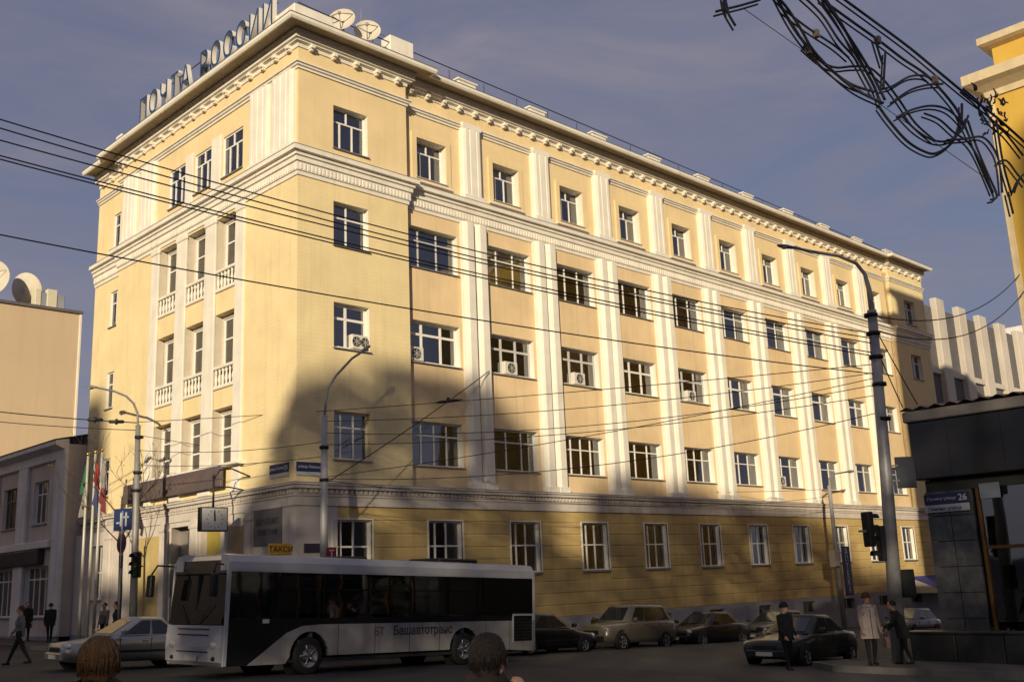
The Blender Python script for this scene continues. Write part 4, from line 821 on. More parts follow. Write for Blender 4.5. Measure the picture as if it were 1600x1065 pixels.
# hanging clock
ck = thing('hanging_clock', 'square white-faced clock hanging on a bracket over the entrance', 'clock', (-1.5, 3.1, 4.82)); ck.scale = (0.8, 0.8, 0.85)
q = MB(); q.bbox(-0.68, 0.68, -0.16, 0.16, 0, 1.02, 0.025); cs = q.build('case', BLKM, ck)
for s in (-1, 1):
    q = MB(); q.bbox(-0.62, 0.62, 0.0, 0.02, 0.05, 0.97, 0.01); f = q.build('face', mat('clock_white', (0.72, 0.72, 0.70), 0.4, var=0.04), ck); f.rotation_euler = (0, 0, 0 if s < 0 else math.pi); f.location = (0, s * 0.18, 0)
    q = MB(); q.box(-0.035, 0.035, -0.012, -0.004, -0.08, 0.22); q.box(-0.025, 0.025, -0.02, -0.012, -0.06, 0.36); q.v = [(p[0] * math.cos(0.08) - p[2] * math.sin(0.08), p[1], 0.51 + p[2]) for p in q.v]; q.build('hand', BLKM, f)
    for k in range(12):
        a = k * math.pi / 6; m_ = MB(); m_.box(-0.014, 0.014, -0.008, -0.002, 0.33, 0.40); m_.v = [(p[0] * math.cos(a) + p[2] * math.sin(a), p[1], 0.51 - p[0] * math.sin(a) + p[2] * math.cos(a)) for p in m_.v]; m_.build('hour_mark', BLKM, f)
# side frame facing the street
q = MB(); q.tube([(0, 0, 1.0), (0, 0, 2.25)], 0.05, 8); q.tube([(0, 0, 2.2), (0.3, 0, 2.62), (0.9, 0, 2.7), (1.85, 0, 2.4)], 0.035, 8); q.tube([(0, 0, 1.9), (0.8, 0, 1.9), (1.85, 0, 1.75)], 0.03, 8); q.ell((0, 0, 2.32), (0.08, 0.08, 0.1)); q.build('bracket', BLKM, ck)

# ------------------------------------------------------------------ lamp posts
def lamp_head(t, p, d, s=1.0):
    d = Vector(d).normalized(); side = d.cross(Vector((0, 0, 1))).normalized(); up = side.cross(d)
    q = MB(); vs = []; fs = []; prof = [(-0.1, 0.05), (0.05, 0.1), (0.35, 0.15), (0.6, 0.13), (0.72, 0.04)]; n = 10
    for a, r in prof:
        for k in range(n): th = 2 * math.pi * k / n; vs.append(Vector(p) + d * a * s + side * (r * s * math.cos(th)) + up * (r * s * 0.55 * math.sin(th)))
    for i in range(len(prof) - 1):
        for k in range(n): fs.append((i * n + k, i * n + (k + 1) % n, (i + 1) * n + (k + 1) % n, (i + 1) * n + k))
    fs += [tuple(range(n))[::-1], tuple((len(prof) - 1) * n + k for k in range(n))]; q.add(vs, fs, True); h = q.build('lamp_head', POLEM, t)
    q = MB(); c = Vector(p) + d * 0.4 * s - up * 0.06 * s; q.ell(c, (0.14 * s, 0.14 * s, 0.05 * s), 10, 6); q.build('lens', mat('lamp_lens', (0.5, 0.5, 0.48), 0.2), h)
def rel(pts, o): return [(p[0] - o[0], p[1] - o[1], p[2] - o[2]) for p in pts]
o1 = (-2.2, 7.75, ground_z(-2.2, 7.75) + 0.13)
lp = thing('street_lamp', 'grey street lamp with a long curved arm near the flagpoles', 'street lamp', o1, group='street lamps')
q = MB(); q.tube(rel([(-2.2, 7.75, o1[2]), (-2.2, 7.85, 5.0), (-2.2, 8.0, 9.3)], o1), [0.16, 0.13, 0.10], 12); q.build('post', POLEM, lp)
q = MB(); q.lathe([(0.24, 0), (0.24, 0.5), (0.18, 0.6), (0.16, 0.9)], (0, 0, 0), 14); q.build('base', POLEM, lp)
ap_ = rel([(-2.2, 8.0, 9.2), (-2.2, 8.1, 9.8), (-2.2, 8.5, 10.25), (-2.2, 9.2, 10.65), (-2.2, 10.4, 11.05), (-2.2, 11.6, 11.35), (-2.2, 12.4, 11.55)], o1)
q = MB(); q.tube(ap_, 0.045, 8); q.build('arm', POLEM, lp); lamp_head(lp, ap_[-1], (0, 1, 0.18))
for zz in (6.2, 6.9, 8.3): q = MB(); q.lathe([(0.13, -0.05), (0.17, -0.05), (0.17, 0.05), (0.13, 0.05)], (0, 0.12, zz - o1[2] + .5), 12); q.build('clamp', BLKM, lp)
o2 = (-0.33, -2.2, ground_z(-0.33, -2.2) + 0.13)
lp2 = thing('street_lamp', 'tall grey street lamp with a straight slanting arm behind the bus', 'street lamp', o2, group='street lamps')
q = MB(); q.tube(rel([(-0.33, -2.2, o2[2]), (-0.30, -2.2, 8.4)], o2), [0.15, 0.11], 12); q.build('post', mat('pole_grey_light', (0.36, 0.35, 0.35), 0.55, 0.2, var=0.15, streak=0.25), lp2)
ap_ = rel([(-0.30, -2.2, 8.3), (-0.24, -2.2, 8.9), (-0.16, -2.2, 9.34), (0.2, -2.2, 9.85), (0.86, -2.2, 10.52), (1.2, -2.2, 10.75)], o2)
q = MB(); q.tube(ap_, 0.045, 8); q.build('arm', POLEM, lp2); lamp_head(lp2, ap_[-1], (1, 0, 0.75), 0.8)
q = MB(); q.lathe([(0.24, 0), (0.24, 0.5), (0.18, 0.6), (0.15, 0.9)], (0, 0, 0), 14); q.build('base', POLEM, lp2)
for zz in (6.2, 7.3): q = MB(); q.lathe([(0.12, -0.05), (0.16, -0.05), (0.16, 0.05), (0.12, 0.05)], (0.02, 0, zz - o2[2]), 12); q.build('clamp', BLKM, lp2)
o3 = (7.66, -17.90, ground_z(7.66, -17.9) + 0.2)
lp3 = thing('street_lamp', 'thick leaning steel mast with a curved lamp arm right of centre', 'street lamp', o3, group='street lamps')
q = MB(); q.tube(rel([(7.62, -17.87, o3[2]), (7.79, -18.03, 5.0), (7.91, -18.15, 9.9)], o3), [0.21, 0.17, 0.135], 14); q.build('post', STEEL, lp3)
q = MB(); q.tube(rel([(7.91, -18.15, 9.7), (7.905, -18.145, 10.55), (7.86, -18.1, 11.0), (7.70, -17.95, 11.35), (7.35, -17.6, 11.6), (6.82, -17.08, 11.76), (6.45, -16.72, 11.9)], o3), [0.09, 0.08, 0.06, 0.055, 0.05, 0.05, 0.045], 8); q.build('arm', STEEL, lp3)
lamp_head(lp3, rel([(6.45, -16.72, 11.9)], o3)[0], (-0.7, 0.69, 0.2), 0.75)
for zz in (9.75, 9.2, 8.5, 7.7, 6.7): q = MB(); q.lathe([(0.14, -0.05), (0.2, -0.05), (0.2, 0.05), (0.14, 0.05)], (0.22, -0.22, zz - o3[2]), 12); q.build('clamp', BLKM, lp3)
o4 = (34.1, -1.8, ground_z(34.1, -1.8) + 0.13)
lp4 = thing('street_lamp', 'thin far street lamp carrying a vertical blue banner, at the right end', 'street lamp', o4, group='street lamps')
q = MB(); q.tube(rel([o4, (34.1, -1.8, 7.2)], o4), [0.14, 0.10], 10); q.build('post', MATS['pole_grey_light'], lp4)
q = MB(); q.tube(rel([(34.1, -1.8, 7.1), (34.2, -1.8, 7.6), (34.9, -1.8, 7.9), (36.6, -1.8, 8.1)], o4), 0.045, 8); q.build('arm', POLEM, lp4); lamp_head(lp4, rel([(36.4, -1.8, 8.1)], o4)[0], (1, 0, 0.05), 1.0)
bn = thing('street_banner', 'narrow dark blue vertical banner with white lettering on the far lamp post', 'banner', (34.85, -1.95, 1.1))
q = MB(); q.bbox(-0.42, 0.42, -0.03, 0.03, 0, 2.7, 0.01); q.build('panel', NAVY, bn)
for i, ch in enumerate('АПТЕКА'): letters(ch, 0.5, WPL, bn, (0, -0.036, 2.25 - i * 0.42))
q = MB(); q.box(-0.7, -0.42, -0.02, 0.02, 2.3, 2.36); q.box(-0.7, -0.42, -0.02, 0.02, 0.3, 0.36); q.build('bracket', STEEL, bn)
jb = thing('control_box', 'small pale box strapped to the thin far lamp post', 'box', (33.75, -1.85, 2.7))
q = MB(); q.bbox(-0.35, 0.22, -0.2, 0.15, 0, 0.9, 0.02); q.build('case', mat('box_pale', (0.45, 0.40, 0.34), 0.6), jb)
q = MB(); q.bbox(-0.31, 0.18, -0.215, -0.2, 0.05, 0.85, 0.01); q.build('lid', MATS['box_pale'], jb)

# ------------------------------------------------------------------ traffic lights and signs
def traffic_head(name, label, loc, yaw, group=None, visor=True):
    t = thing(name, label, 'traffic light', loc, yaw, group)
    q = MB(); q.bbox(-0.16, 0.16, -0.1, 0.1, 0, 0.96, 0.03); q.build('housing', BLKM, t)
    for i, c in enumerate(((0.02, 0.10, 0.05), (0.16, 0.10, 0.01), (0.16, 0.015, 0.01))):
        q = MB(); q.lathe([(0.001, -0.115), (0.07, -0.112), (0.105, -0.10)], (0, 0, 0.17 + 0.31 * i), 14, 'y'); l = q.build('lens', mat('lens_%d' % i, c, 0.3, var=0), t)
        q = MB(); n = 10; vs = []
        for k in range(n + 1): a = math.pi * k / n - 0.15 + 0.3 * k / n; vs += [(0.125 * math.cos(a), -0.1, 0.17 + 0.31 * i + 0.125 * math.sin(a)), (0.13 * math.cos(a), -0.32, 0.17 + 0.31 * i + 0.12 * math.sin(a))]
        q.add(vs, [(2 * k, 2 * k + 1, 2 * k + 3, 2 * k + 2) for k in range(n)]); q.build('visor', BLKM, l)
    q = MB(); q.box(-0.03, 0.03, 0.1, 0.34, 0.4, 0.46); q.build('bracket', STEEL, t)
    return t
traffic_head('traffic_light', 'dark traffic light seen side-on, left of the thick steel mast', (7.33, -17.55, 3.15), 1.2, 'traffic lights at the crossing')
traffic_head('traffic_light', 'small traffic light tucked close against the thick steel mast', (7.62, -17.75, 2.75), -2.3, 'traffic lights at the crossing')
traffic_head('traffic_light', 'black traffic light hung on the left street lamp, above the silver car', (-2.35, 7.3, 3.35), -1.1, 'traffic lights at the crossing')
tp = thing('sign_back', 'grey rectangular sign seen from behind on the right side of the mast', 'sign', (8.2, -18.42, 4.72), -0.77)
q = MB(); q.bbox(-0.27, 0.27, -0.02, 0.02, 0, 0.88, 0.008); q.build('plate', mat('sign_back_grey', (0.10, 0.105, 0.115), 0.5, 0.3), tp)
q = MB(); q.box(-0.45, -0.2, -0.03, -0.01, 0.2, 0.24); q.box(-0.45, -0.2, -0.03, -0.01, 0.62, 0.66); q.build('clamp', STEEL, tp)
cb_ = thing('control_box', 'dark box fixed low on the thick steel mast', 'box', (7.98, -18.15, 1.75), -0.77)
q = MB(); q.bbox(-0.2, 0.2, -0.14, 0.14, 0, 0.75, 0.02); q.build('case', BLKM, cb_); q = MB(); q.bbox(-0.17, 0.17, -0.155, -0.14, 0.05, 0.7, 0.01); q.build('lid', BLKM, cb_)
rsg = thing('road_sign_post', 'sign post with a blue square sign over a round sign seen from behind', 'road sign', (-3.45, 6.25, ground_z(-3.4, 6.2) + 0.13))
zb = rsg.location.z
q = MB(); q.cyl((0, 0, 0), (0, 0, 5.0), 0.04, n=8); q.build('post', STEEL, rsg)
q = MB(); q.bbox(-0.02, 0.02, -0.38, 0.38, 5.05 - zb, 5.85 - zb, 0.01); bs = q.build('square_plate', mat('sign_blue_face', (0.02, 0.035, 0.11), 0.4), rsg); bs.rotation_euler = (0, 0, 0.5)
for y0, y1, z0, z1 in ((-0.2, -0.13, 5.2, 5.7), (0.02, 0.09, 5.2, 5.7), (-0.28, -0.05, 5.5, 5.56), (0.1, 0.25, 5.3, 5.36)): a = MB(); a.box(-0.028, -0.02, y0, y1, z0 - zb, z1 - zb); a.build('marking', WPL, bs)
q = MB(); q.lathe([(0.001, -0.02), (0.36, -0.02), (0.37, 0), (0.36, 0.02), (0.001, 0.02)], (0, 0, 4.58 - zb), 24, 'x'); rr = q.build('round_plate', mat('sign_back_dark', (0.05, 0.045, 0.06), 0.5), rsg)
q = MB(); q.lathe([(0.30, -0.024), (0.36, -0.024)], (0, 0, 4.58 - zb), 24, 'x'); q.build('rim', mat('sign_red', (0.30, 0.03, 0.04), 0.45), rr)
q = MB(); q.bbox(-0.02, 0.02, -0.14, 0.14, 3.7 - zb, 4.15 - zb, 0.01); q.build('lower_plate', MATS['sign_back_dark'], rsg)
og = thing('orange_sign', 'orange sign with dark lettering showing just above the bus roof', 'sign', (-2.15, -2.45, ground_z(-2.1, -2.4) + 0.13))
zb = og.location.z
q = MB(); q.cyl((0, 0, 0), (0, 0, 3.9 - zb), 0.035, n=8); q.build('post', STEEL, og)
q = MB(); q.bbox(-0.42, 0.42, -0.05, 0.05, 3.74 - zb, 4.1 - zb, 0.02); q.build('panel', mat('sign_orange', (0.42, 0.23, 0.03), 0.5), og); letters('ТАКСИ', 0.26, BLKM, og, (0, -0.058, 3.83 - zb))
rd = thing('red_sign', 'small red and white sign on the lamp post above the bus roof', 'sign', (-0.12, -2.34, 3.6)); rd.scale = (0.75, 0.75, 0.75)
q = MB(); q.bbox(-0.26, 0.26, -0.02, 0.02, 0, 0.5, 0.01); q.build('plate', mat('sign_red_face', (0.28, 0.02, 0.03), 0.45), rd)
for b in ((-0.14, 0.14, -0.026, -0.02, 0.34, 0.40), (-0.035, 0.035, -0.026, -0.02, 0.08, 0.34)): q = MB(); q.box(*b); q.build('mark', WPL, rd)
q = MB(); q.box(-0.3, 0.05, 0.02, 0.14, 0.2, 0.25); q.build('clamp', STEEL, rd)

# ------------------------------------------------------------------ flagpoles
FC = [[(0.03, 0.12, 0.06), (0.22, 0.2, 0.18)], [(0.24, 0.03, 0.03), (0.05, 0.06, 0.14)], [(0.26, 0.24, 0.22), (0.18, 0.04, 0.04)]]
for i, (y, nm) in enumerate(((11.75, 'leftmost of three flagpoles, with a limp green flag'), (11.0, 'middle one of three flagpoles, with a limp red flag'), (10.35, 'rightmost of three flagpoles, with a limp pale and red flag'))):
    g0 = ground_z(-2.6, y) + 0.13; fp = thing('flagpole', nm, 'flagpole', (-2.6, y, g0), group='flagpoles by the entrance'); H = 8.5 - g0
    q = MB(); q.tube([(0, 0, 0), (0, 0, H)], [0.07, 0.045], 10); q.build('pole', mat('pole_white', (0.48, 0.45, 0.41), 0.4, 0.1, var=0.1), fp)
    q = MB(); q.ell((0, 0, H + 0.05), (0.08, 0.08, 0.08)); q.build('finial', mat('brass', (0.5, 0.35, 0.1), 0.3, 0.9), fp)
    for j, c in enumerate(FC[i]):
        q = MB(); n = 16; vs = []; fs = []; rows = 8; z0 = H - 0.15 - j * 0.95
        for r in range(rows + 1):
            for k in range(n + 1):
                u = k / n; wv = 0.10 * math.sin(u * 9 + r * .3 + i) * (0.3 + r / rows); vs.append((wv + 0.03, -(0.05 + u * (0.42 - 0.1 * math.sin(r * .7 + i))) if i != 0 else (0.05 + u * 0.42), z0 - r * 0.95 / rows - u * 0.55 + 0.05 * math.sin(u * 7 + i)))
        for r in range(rows):
            for k in range(n): a = r * (n + 1) + k; fs.append((a, a + 1, a + n + 2, a + n + 1))
        q.add(vs, fs, True); q.build('flag_cloth' if j == 0 else 'flag_lower_cloth', mat('flag_%d_%d' % (i, j), c, 0.85, var=0.1), fp)

# ------------------------------------------------------------------ bare trees
BARK = mat('bark', (0.075, 0.055, 0.04), 0.9, var=0.25, scale=4)
def bare_tree(label, x, y, h, seed, spread=0.55, leaves=90):
    r = random.Random(seed); z0 = ground_z(x, y) + 0.1; t = thing('bare_tree', label, 'tree', (x, y, z0), group='bare street trees')
    q = MB(); q.tube([(0, 0, 0), (0.05, 0.03, h * 0.3), (0.0, 0.1, h * 0.6)], [0.11, 0.09, 0.06], 8); q.build('trunk', BARK, t)
    q = MB(); tips = []
    def grow(p, d, L, rad, lv):
        pts = [p]; 
        for k in range(4): d = (d + Vector((r.uniform(-.22, .22), r.uniform(-.22, .22), r.uniform(-.05, .2)))).normalized(); pts.append(pts[-1] + d * L / 4)
        q.tube(pts, [rad * (1 - 0.16 * k) for k in range(5)], 5); tips.append(pts[-1]); tips.append(pts[3])
        if lv > 0:
            for k in range(3 if lv > 1 else 4):
                b = pts[r.choice([2, 3, 4])]; nd = (d + Vector((r.uniform(-1, 1), r.uniform(-1, 1), r.uniform(-.3, .7))) * 0.8).normalized(); grow(b, nd, L * r.uniform(.5, .75), rad * 0.55, lv - 1)
    for k in range(4): a = k * 1.6 + r.random(); grow(Vector((0.03, 0.05, h * r.uniform(.45, .6))), Vector((math.cos(a) * spread, math.sin(a) * spread, 0.75)).normalized(), h * 0.28, 0.035, 3)
    q.build('branches', BARK, t)
    l = MB()
    for k in range(leaves):
        p = r.choice(tips) + Vector((r.uniform(-.1, .1), r.uniform(-.1, .1), r.uniform(-.15, .05))); s = r.uniform(.03, .06); d1 = Vector((r.uniform(-1, 1), r.uniform(-1, 1), r.uniform(-1, 1))).normalized() * s; d2 = d1.orthogonal().normalized() * s * .6; l.add([p - d1, p + d2, p + d1, p - d2], [(0, 1, 2, 3)])
    l.build('crown', mat('dry_leaf', (0.16, 0.10, 0.03), 0.8, var=0.2), t)
bare_tree('bare twiggy street tree with few leaves behind the flagpoles', -1.7, 10.2, 7.6, 3, 0.75, 60)

# ------------------------------------------------------------------ overhead wires
def wire(label, a, b, sag, r=0.016, group='overhead wires', n=18):
    a, b = Vector(a), Vector(b); q = MB()
    q.tube([(a.lerp(b, i / n) - a) - Vector((0, 0, sag * 4 * (i / n) * (1 - i / n))) for i in range(n + 1)], r, 5)
    return tag(q.build('overhead_wire', WIRE, None, a), label, 'wire', group)
UPW = 'thin black cable slanting down across the upper storeys from the top left'
for iw, (lz, pz, sg) in enumerate(((12.86, 9.2, 0.42), (12.66, 9.05, 0.42), (12.37, 8.9, 0.3), (12.02, 8.62, 0.28), (11.94, 8.52, 0.28))):
    wire('black cable across the upper storeys, %s of five from the top left' % ('uppermost', 'second', 'third', 'fourth', 'lowest')[iw], (-14.2, -9.25, lz), (7.88, -18.12, pz), sg, 0.017, 'cables across the upper storeys')
wire('lone black cable slanting across the middle storeys, lowest of the left cables', (-13.94, -8.82, 10.38), (7.86, -18.1, 8.0), 0.25, 0.017)
wire('trolley span wire from the left lamp to the steel mast with a dark clip', (-2.2, 8.0, 9.42), (7.86, -18.1, 8.3), 0.15, 0.013)
P3 = (7.84, -18.07)
for lab, a, b, sg in (('span wire between the bus-side lamp and the steel mast, uppermost', (-0.30, -2.2, 8.2), (*P3, 8.05), 0.3), ('span wire between the bus-side lamp and the steel mast, second from top', (-0.30, -2.2, 7.8), (*P3, 7.7), 0.5), ('span wire between the bus-side lamp and the steel mast, third from top', (-0.30, -2.2, 7.4), (*P3, 7.4), 0.35), ('span wire climbing from the low clamp of the bus-side lamp to the steel mast', (-0.30, -2.2, 6.3), (*P3, 7.9), 0.2), ('lowest sagging span wire from the bus-side lamp to the steel mast', (-0.30, -2.2, 6.25), (*P3, 6.9), 0.6),
        ('long wire just above the belt course from the bus-side lamp to the far lamp', (-0.30, -2.2, 6.2), (34.1, -1.8, 6.6), 0.7), ('long wire before the second storey from the left lamp to the far lamp', (-2.2, 8.0, 8.9), (34.1, -1.8, 7.0), 0.9), ('short wire round the corner between the two lamps, upper of two', (-2.2, 8.0, 8.3), (-0.3, -2.2, 7.5), 0.2), ('short wire round the corner between the two lamps, lower of two', (-2.2, 7.9, 7.7), (-0.3, -2.2, 7.0), 0.15)):
    wire(lab, a, b, sg, 0.012, 'low span wires')
wire('thick dark cable rising from the low lamp clamp across the first bay', (-0.2, -2.3, 6.15), (9.5, -0.1, 11.4), 0.1, 0.02)
wire('cable from the steel mast to the yellow building, upper of two', (7.91, -18.15, 9.75), (29.5, -15.2, 15.6), 0.9, 0.02, 'cables right of the mast')
wire('cable from the steel mast to the yellow building, lower of two', (7.91, -18.15, 9.3), (29.5, -15.4, 14.9), 1.1, 0.02, 'cables right of the mast')
wire('cable from the steel mast down to the shop roof, upper of two', (7.9, -18.14, 9.5), (11.4, -17.6, 7.5), 0.05, 0.018, 'cables right of the mast')
wire('cable from the steel mast down to the shop roof, lower of two', (7.88, -18.1, 9.0), (11.0, -17.3, 7.4), 0.05, 0.018, 'cables right of the mast')
wire('thick insulated trolley cable at far left near the lamp, upper of two', (-7.25, 10.72, 9.89), (-2.2, 8.05, 9.4), 0.05, 0.022, 'trolley cables at far left')
wire('thick insulated trolley cable at far left near the lamp, lower of two', (-7.2, 10.79, 9.5), (-2.2, 8.05, 9.1), 0.05, 0.016, 'trolley cables at far left')
for i, (x, y, z, lab) in enumerate(((-3.6, 8.8, 9.52, 'black insulator on the trolley cable, farther from the lamp'), (-2.9, 8.42, 9.44, 'black insulator on the trolley cable, right beside the lamp'))):
    t = thing('insulator', lab, 'insulator', (x, y, z), math.atan2(-2.67, 5.05), 'insulators on the trolley cable'); q = MB(); q.lathe([(0.02, -0.3), (0.07, -0.25), (0.07, 0.25), (0.02, 0.3)], (0, 0, 0), 10, 'x'); q.build('body', BLKM, t); q = MB(); q.lathe([(0.07, -0.05), (0.12, -0.04), (0.12, 0.04), (0.07, 0.05)], (0, 0, 0), 10, 'x'); q.build('flange', BLKM, t)
t = thing('trolley_clip', 'long black clip on the span wire before the second storey', 'clip', (2.75, -5.15, 8.72), math.atan2(-26.1, 10.06)); q = MB(); q.lathe([(0.015, -0.5), (0.05, -0.35), (0.06, 0.2), (0.015, 0.55)], (0, 0, 0), 8, 'x'); q.build('body', BLKM, t); q = MB(); q.box(-0.06, 0.06, -0.02, 0.02, 0.03, 0.12); q.build('clamp', BLKM, t)

# ------------------------------------------------------------------ festive scroll-work hung over the street
GAR = {
    'A': [(1.77, 12.83), (2.08, 12.6), (2.38, 12.24), (2.63, 11.88), (3.08, 11.56), (3.65, 11.29), (4.36, 11.17)],
    'B': [(1.96, 12.88), (2.27, 12.38), (2.65, 11.99), (3.15, 11.67), (3.68, 11.47), (4.29, 11.44)],
    'C': [(2.66, 12.08), (3.07, 11.87), (3.45, 11.82), (3.93, 11.95), (4.36, 12.03), (4.64, 11.93), (4.91, 11.73), (5.17, 11.47), (5.53, 11.08), (6.04, 10.81)],
    'D': [(3.04, 13.16), (3.43, 12.76), (3.82, 12.31), (4.2, 11.81), (4.5, 11.28)],
    'E': [(3.3, 13.23), (3.71, 12.74), (4.08, 12.1), (4.4, 11.58), (4.49, 11.24)],
    'F': [(2.43, 13.0), (2.97, 12.69), (3.35, 12.25), (3.71, 11.97), (3.94, 11.62), (4.12, 11.34)],
    'G': [(2.09, 12.65), (2.7, 12.4), (3.34, 12.2), (3.71, 12.02)],
    'H': [(3.27, 13.22), (4.09, 12.93), (4.77, 12.7), (5.41, 12.45), (6.13, 12.21), (6.81, 11.71), (7.01, 11.37)],
    'H2': [(3.51, 13.29), (4.51, 12.94), (5.44, 12.6), (6.26, 12.24), (7.11, 11.87), (7.81, 11.62), (8.9, 11.09)],
    'I': [(4.52, 11.56), (4.9, 11.71), (5.46, 12.04), (5.92, 12.16), (6.17, 12.1)],
    'J': [(4.57, 11.21), (5.19, 11.61), (5.74, 11.84), (6.21, 11.96)],
    'K': [(4.84, 11.02), (5.31, 11.27), (5.92, 11.48), (6.44, 11.49), (6.85, 11.24), (6.99, 10.98)],
    'L': [(4.52, 11.24), (4.77, 10.98), (5.2, 10.65), (5.67, 10.51), (6.05, 10.54), (6.57, 10.86), (6.94, 11.35), (7.07, 11.81)],
    'M': [(4.91, 11.05), (5.29, 10.81), (5.76, 10.69), (6.23, 10.77), (6.68, 11.07), (6.96, 11.45)],
    'N': [(5.76, 11.31), (6.2, 11.26), (6.61, 11.05), (6.98, 10.93), (7.25, 10.61), (7.56, 9.91)],
    'O': [(6.09, 10.73), (6.63, 10.85), (7.2, 11.0), (7.5, 10.84), (7.64, 10.53), (7.59, 9.86)],
    'P': [(7.01, 11.37), (7.16, 10.83), (7.38, 10.3), (7.58, 9.84), (7.35, 9.71)],
    'Q': [(7.18, 12.17), (7.67, 11.93), (8.01, 11.56), (8.39, 11.39), (8.87, 10.98)],
    'R': [(7.86, 11.53), (7.85, 10.85), (7.88, 10.38), (7.98, 9.92)],
    'S': [(7.86, 10.62), (8.17, 10.72), (8.46, 10.48), (8.7, 10.28)],
    'T': [(7.98, 9.92), (8.28, 10.3), (8.79, 10.63)],
    'U': [(7.96, 9.97), (8.02, 9.51)],
    'V': [(0.58, 12.26), (0.77, 12.35), (1.19, 12.54), (1.68, 12.78)],
    'W': [(0.61, 12.52), (0.65, 12.24), (0.84, 11.95)],
    'X': [(0.77, 12.56), (0.81, 12.27)],
    'Z1': [(4.62, 12.31), (4.42, 11.49)],
    'Z2': [(4.5, 12.66), (4.64, 12.09)],
}

gl = thing('festive_scrollwork', 'black wire scroll-work decoration hung across the sky at the top right', 'street decoration', (-6.52, -22.56, 0))
def smooth(pts, n=5):
    out = []
    P = [pts[0]] + list(pts) + [pts[-1]]
    for i in range(1, len(P) - 2):
        for k in range(n):
            t = k / n; p0, p1, p2, p3 = (Vector(P[i - 1]), Vector(P[i]), Vector(P[i + 1]), Vector(P[i + 2]))
            out.append(0.5 * ((2 * p1) + (p2 - p0) * t + (2 * p0 - 5 * p1 + 4 * p2 - p3) * t * t + (3 * p1 - p0 - 3 * p2 + p3) * t ** 3))
    return out + [Vector(pts[-1])]
ga = Vector((0.96676333, -0.25567295)); gn = Vector((0.2557, 0.9668)); GM = mat('garland_hose', (0.075, 0.078, 0.088), 0.5, 0.2, var=0.15)
for i, (k, pts) in enumerate(GAR.items()):
    off = 0.06 * ((i * 7) % 5 - 2); q = MB()
    q.tube([(ga.x * s + gn.x * off, ga.y * s + gn.y * off, z) for s, z in smooth(pts)], 0.028 if k in 'ABHLDE' or k == 'H2' else 0.023, 6); q.build('scroll', GM, gl)
    q = MB(); q.tube([(ga.x * (s + .03) + gn.x * (off + .10), ga.y * (s + .03) + gn.y * (off + .10), z - .03) for s, z in smooth(pts)], 0.018, 6); q.build('back_scroll', GM, gl)
q = MB(); q.tube([(ga.x * 1.12, ga.y * 1.12, 12.4), (ga.x * 7.35, ga.y * 7.35, 10.15)], 0.007, 5); q.build('stay_wire', GM, gl)
rn = random.Random(11)
for i in range(46):
    s, z = 7.35 + rn.random() * 0.95, 11.15 + rn.random() * 1.0; q = MB(); a = rn.random() * 6.28; L = 0.10 + rn.random() * 0.12; q.tube([(ga.x * s, ga.y * s, z), (ga.x * (s + L * .5 * math.cos(a)), ga.y * (s + L * .5 * math.cos(a)), z + L * .6 * math.sin(a)), (ga.x * (s + L * math.cos(a + .5)), ga.y * (s + L * math.cos(a + .5)), z + L * math.sin(a + .5))], [0.022, 0.02, 0.012], 5); q.build('twig', GM, gl)
for s, z in ((6.16, 12.12), (4.6, 12.62), (2.65, 11.95), (2.9, 12.35)): q = MB(); q.bbox(ga.x * s - 0.05, ga.x * s + 0.05, ga.y * s - 0.05, ga.y * s + 0.05, z - 0.1, z + 0.06, 0.01); q.build('joint_box', mat('joint_pale', (0.35, 0.25, 0.2), 0.5), gl)
# ------------------------------------------------------------------ vehicles
TINT = glass_mat('car_glass', (0.35, 0.38, 0.38), 0.5); BUSG = glass_mat('bus_glass', (0.26, 0.28, 0.28), 0.42)
def paint(name, col, metal=0.3): return mat(name, col, 0.32, metal, var=0.05, scale=3, coat=0.25, spec=0.4)
HLM = mat('headlight_lens', (0.55, 0.55, 0.55), 0.12, 0.3, var=0); TLM = mat('taillight_lens', (0.22, 0.01, 0.01), 0.2, var=0)
PLATE = mat('number_plate', (0.55, 0.55, 0.52), 0.5, var=0.05); INT = mat('car_interior', (0.02, 0.02, 0.02), 0.9)
def seat_on_ground(o, x, y, heading, dz=0.0):
    """place a vehicle (local +x forward) on the sloping road"""
    f = Vector((math.cos(heading), math.sin(heading))); l = Vector((-f.y, f.x))
    gx = (ground_z(x + f.x, y + f.y) - ground_z(x - f.x, y - f.y)) / 2; gy = (ground_z(x + l.x, y + l.y) - ground_z(x - l.x, y - l.y)) / 2
    X = Vector((f.x, f.y, gx)).normalized(); Y = Vector((l.x, l.y, gy)); Z = X.cross(Y).normalized(); Y = Z.cross(X)
    M = Matrix.Identity(4)
    for i in range(3): M[i][0] = X[i]; M[i][1] = Y[i]; M[i][2] = Z[i]
    M[0][3], M[1][3], M[2][3] = x, y, ground_z(x, y) + dz
    o.matrix_world = M
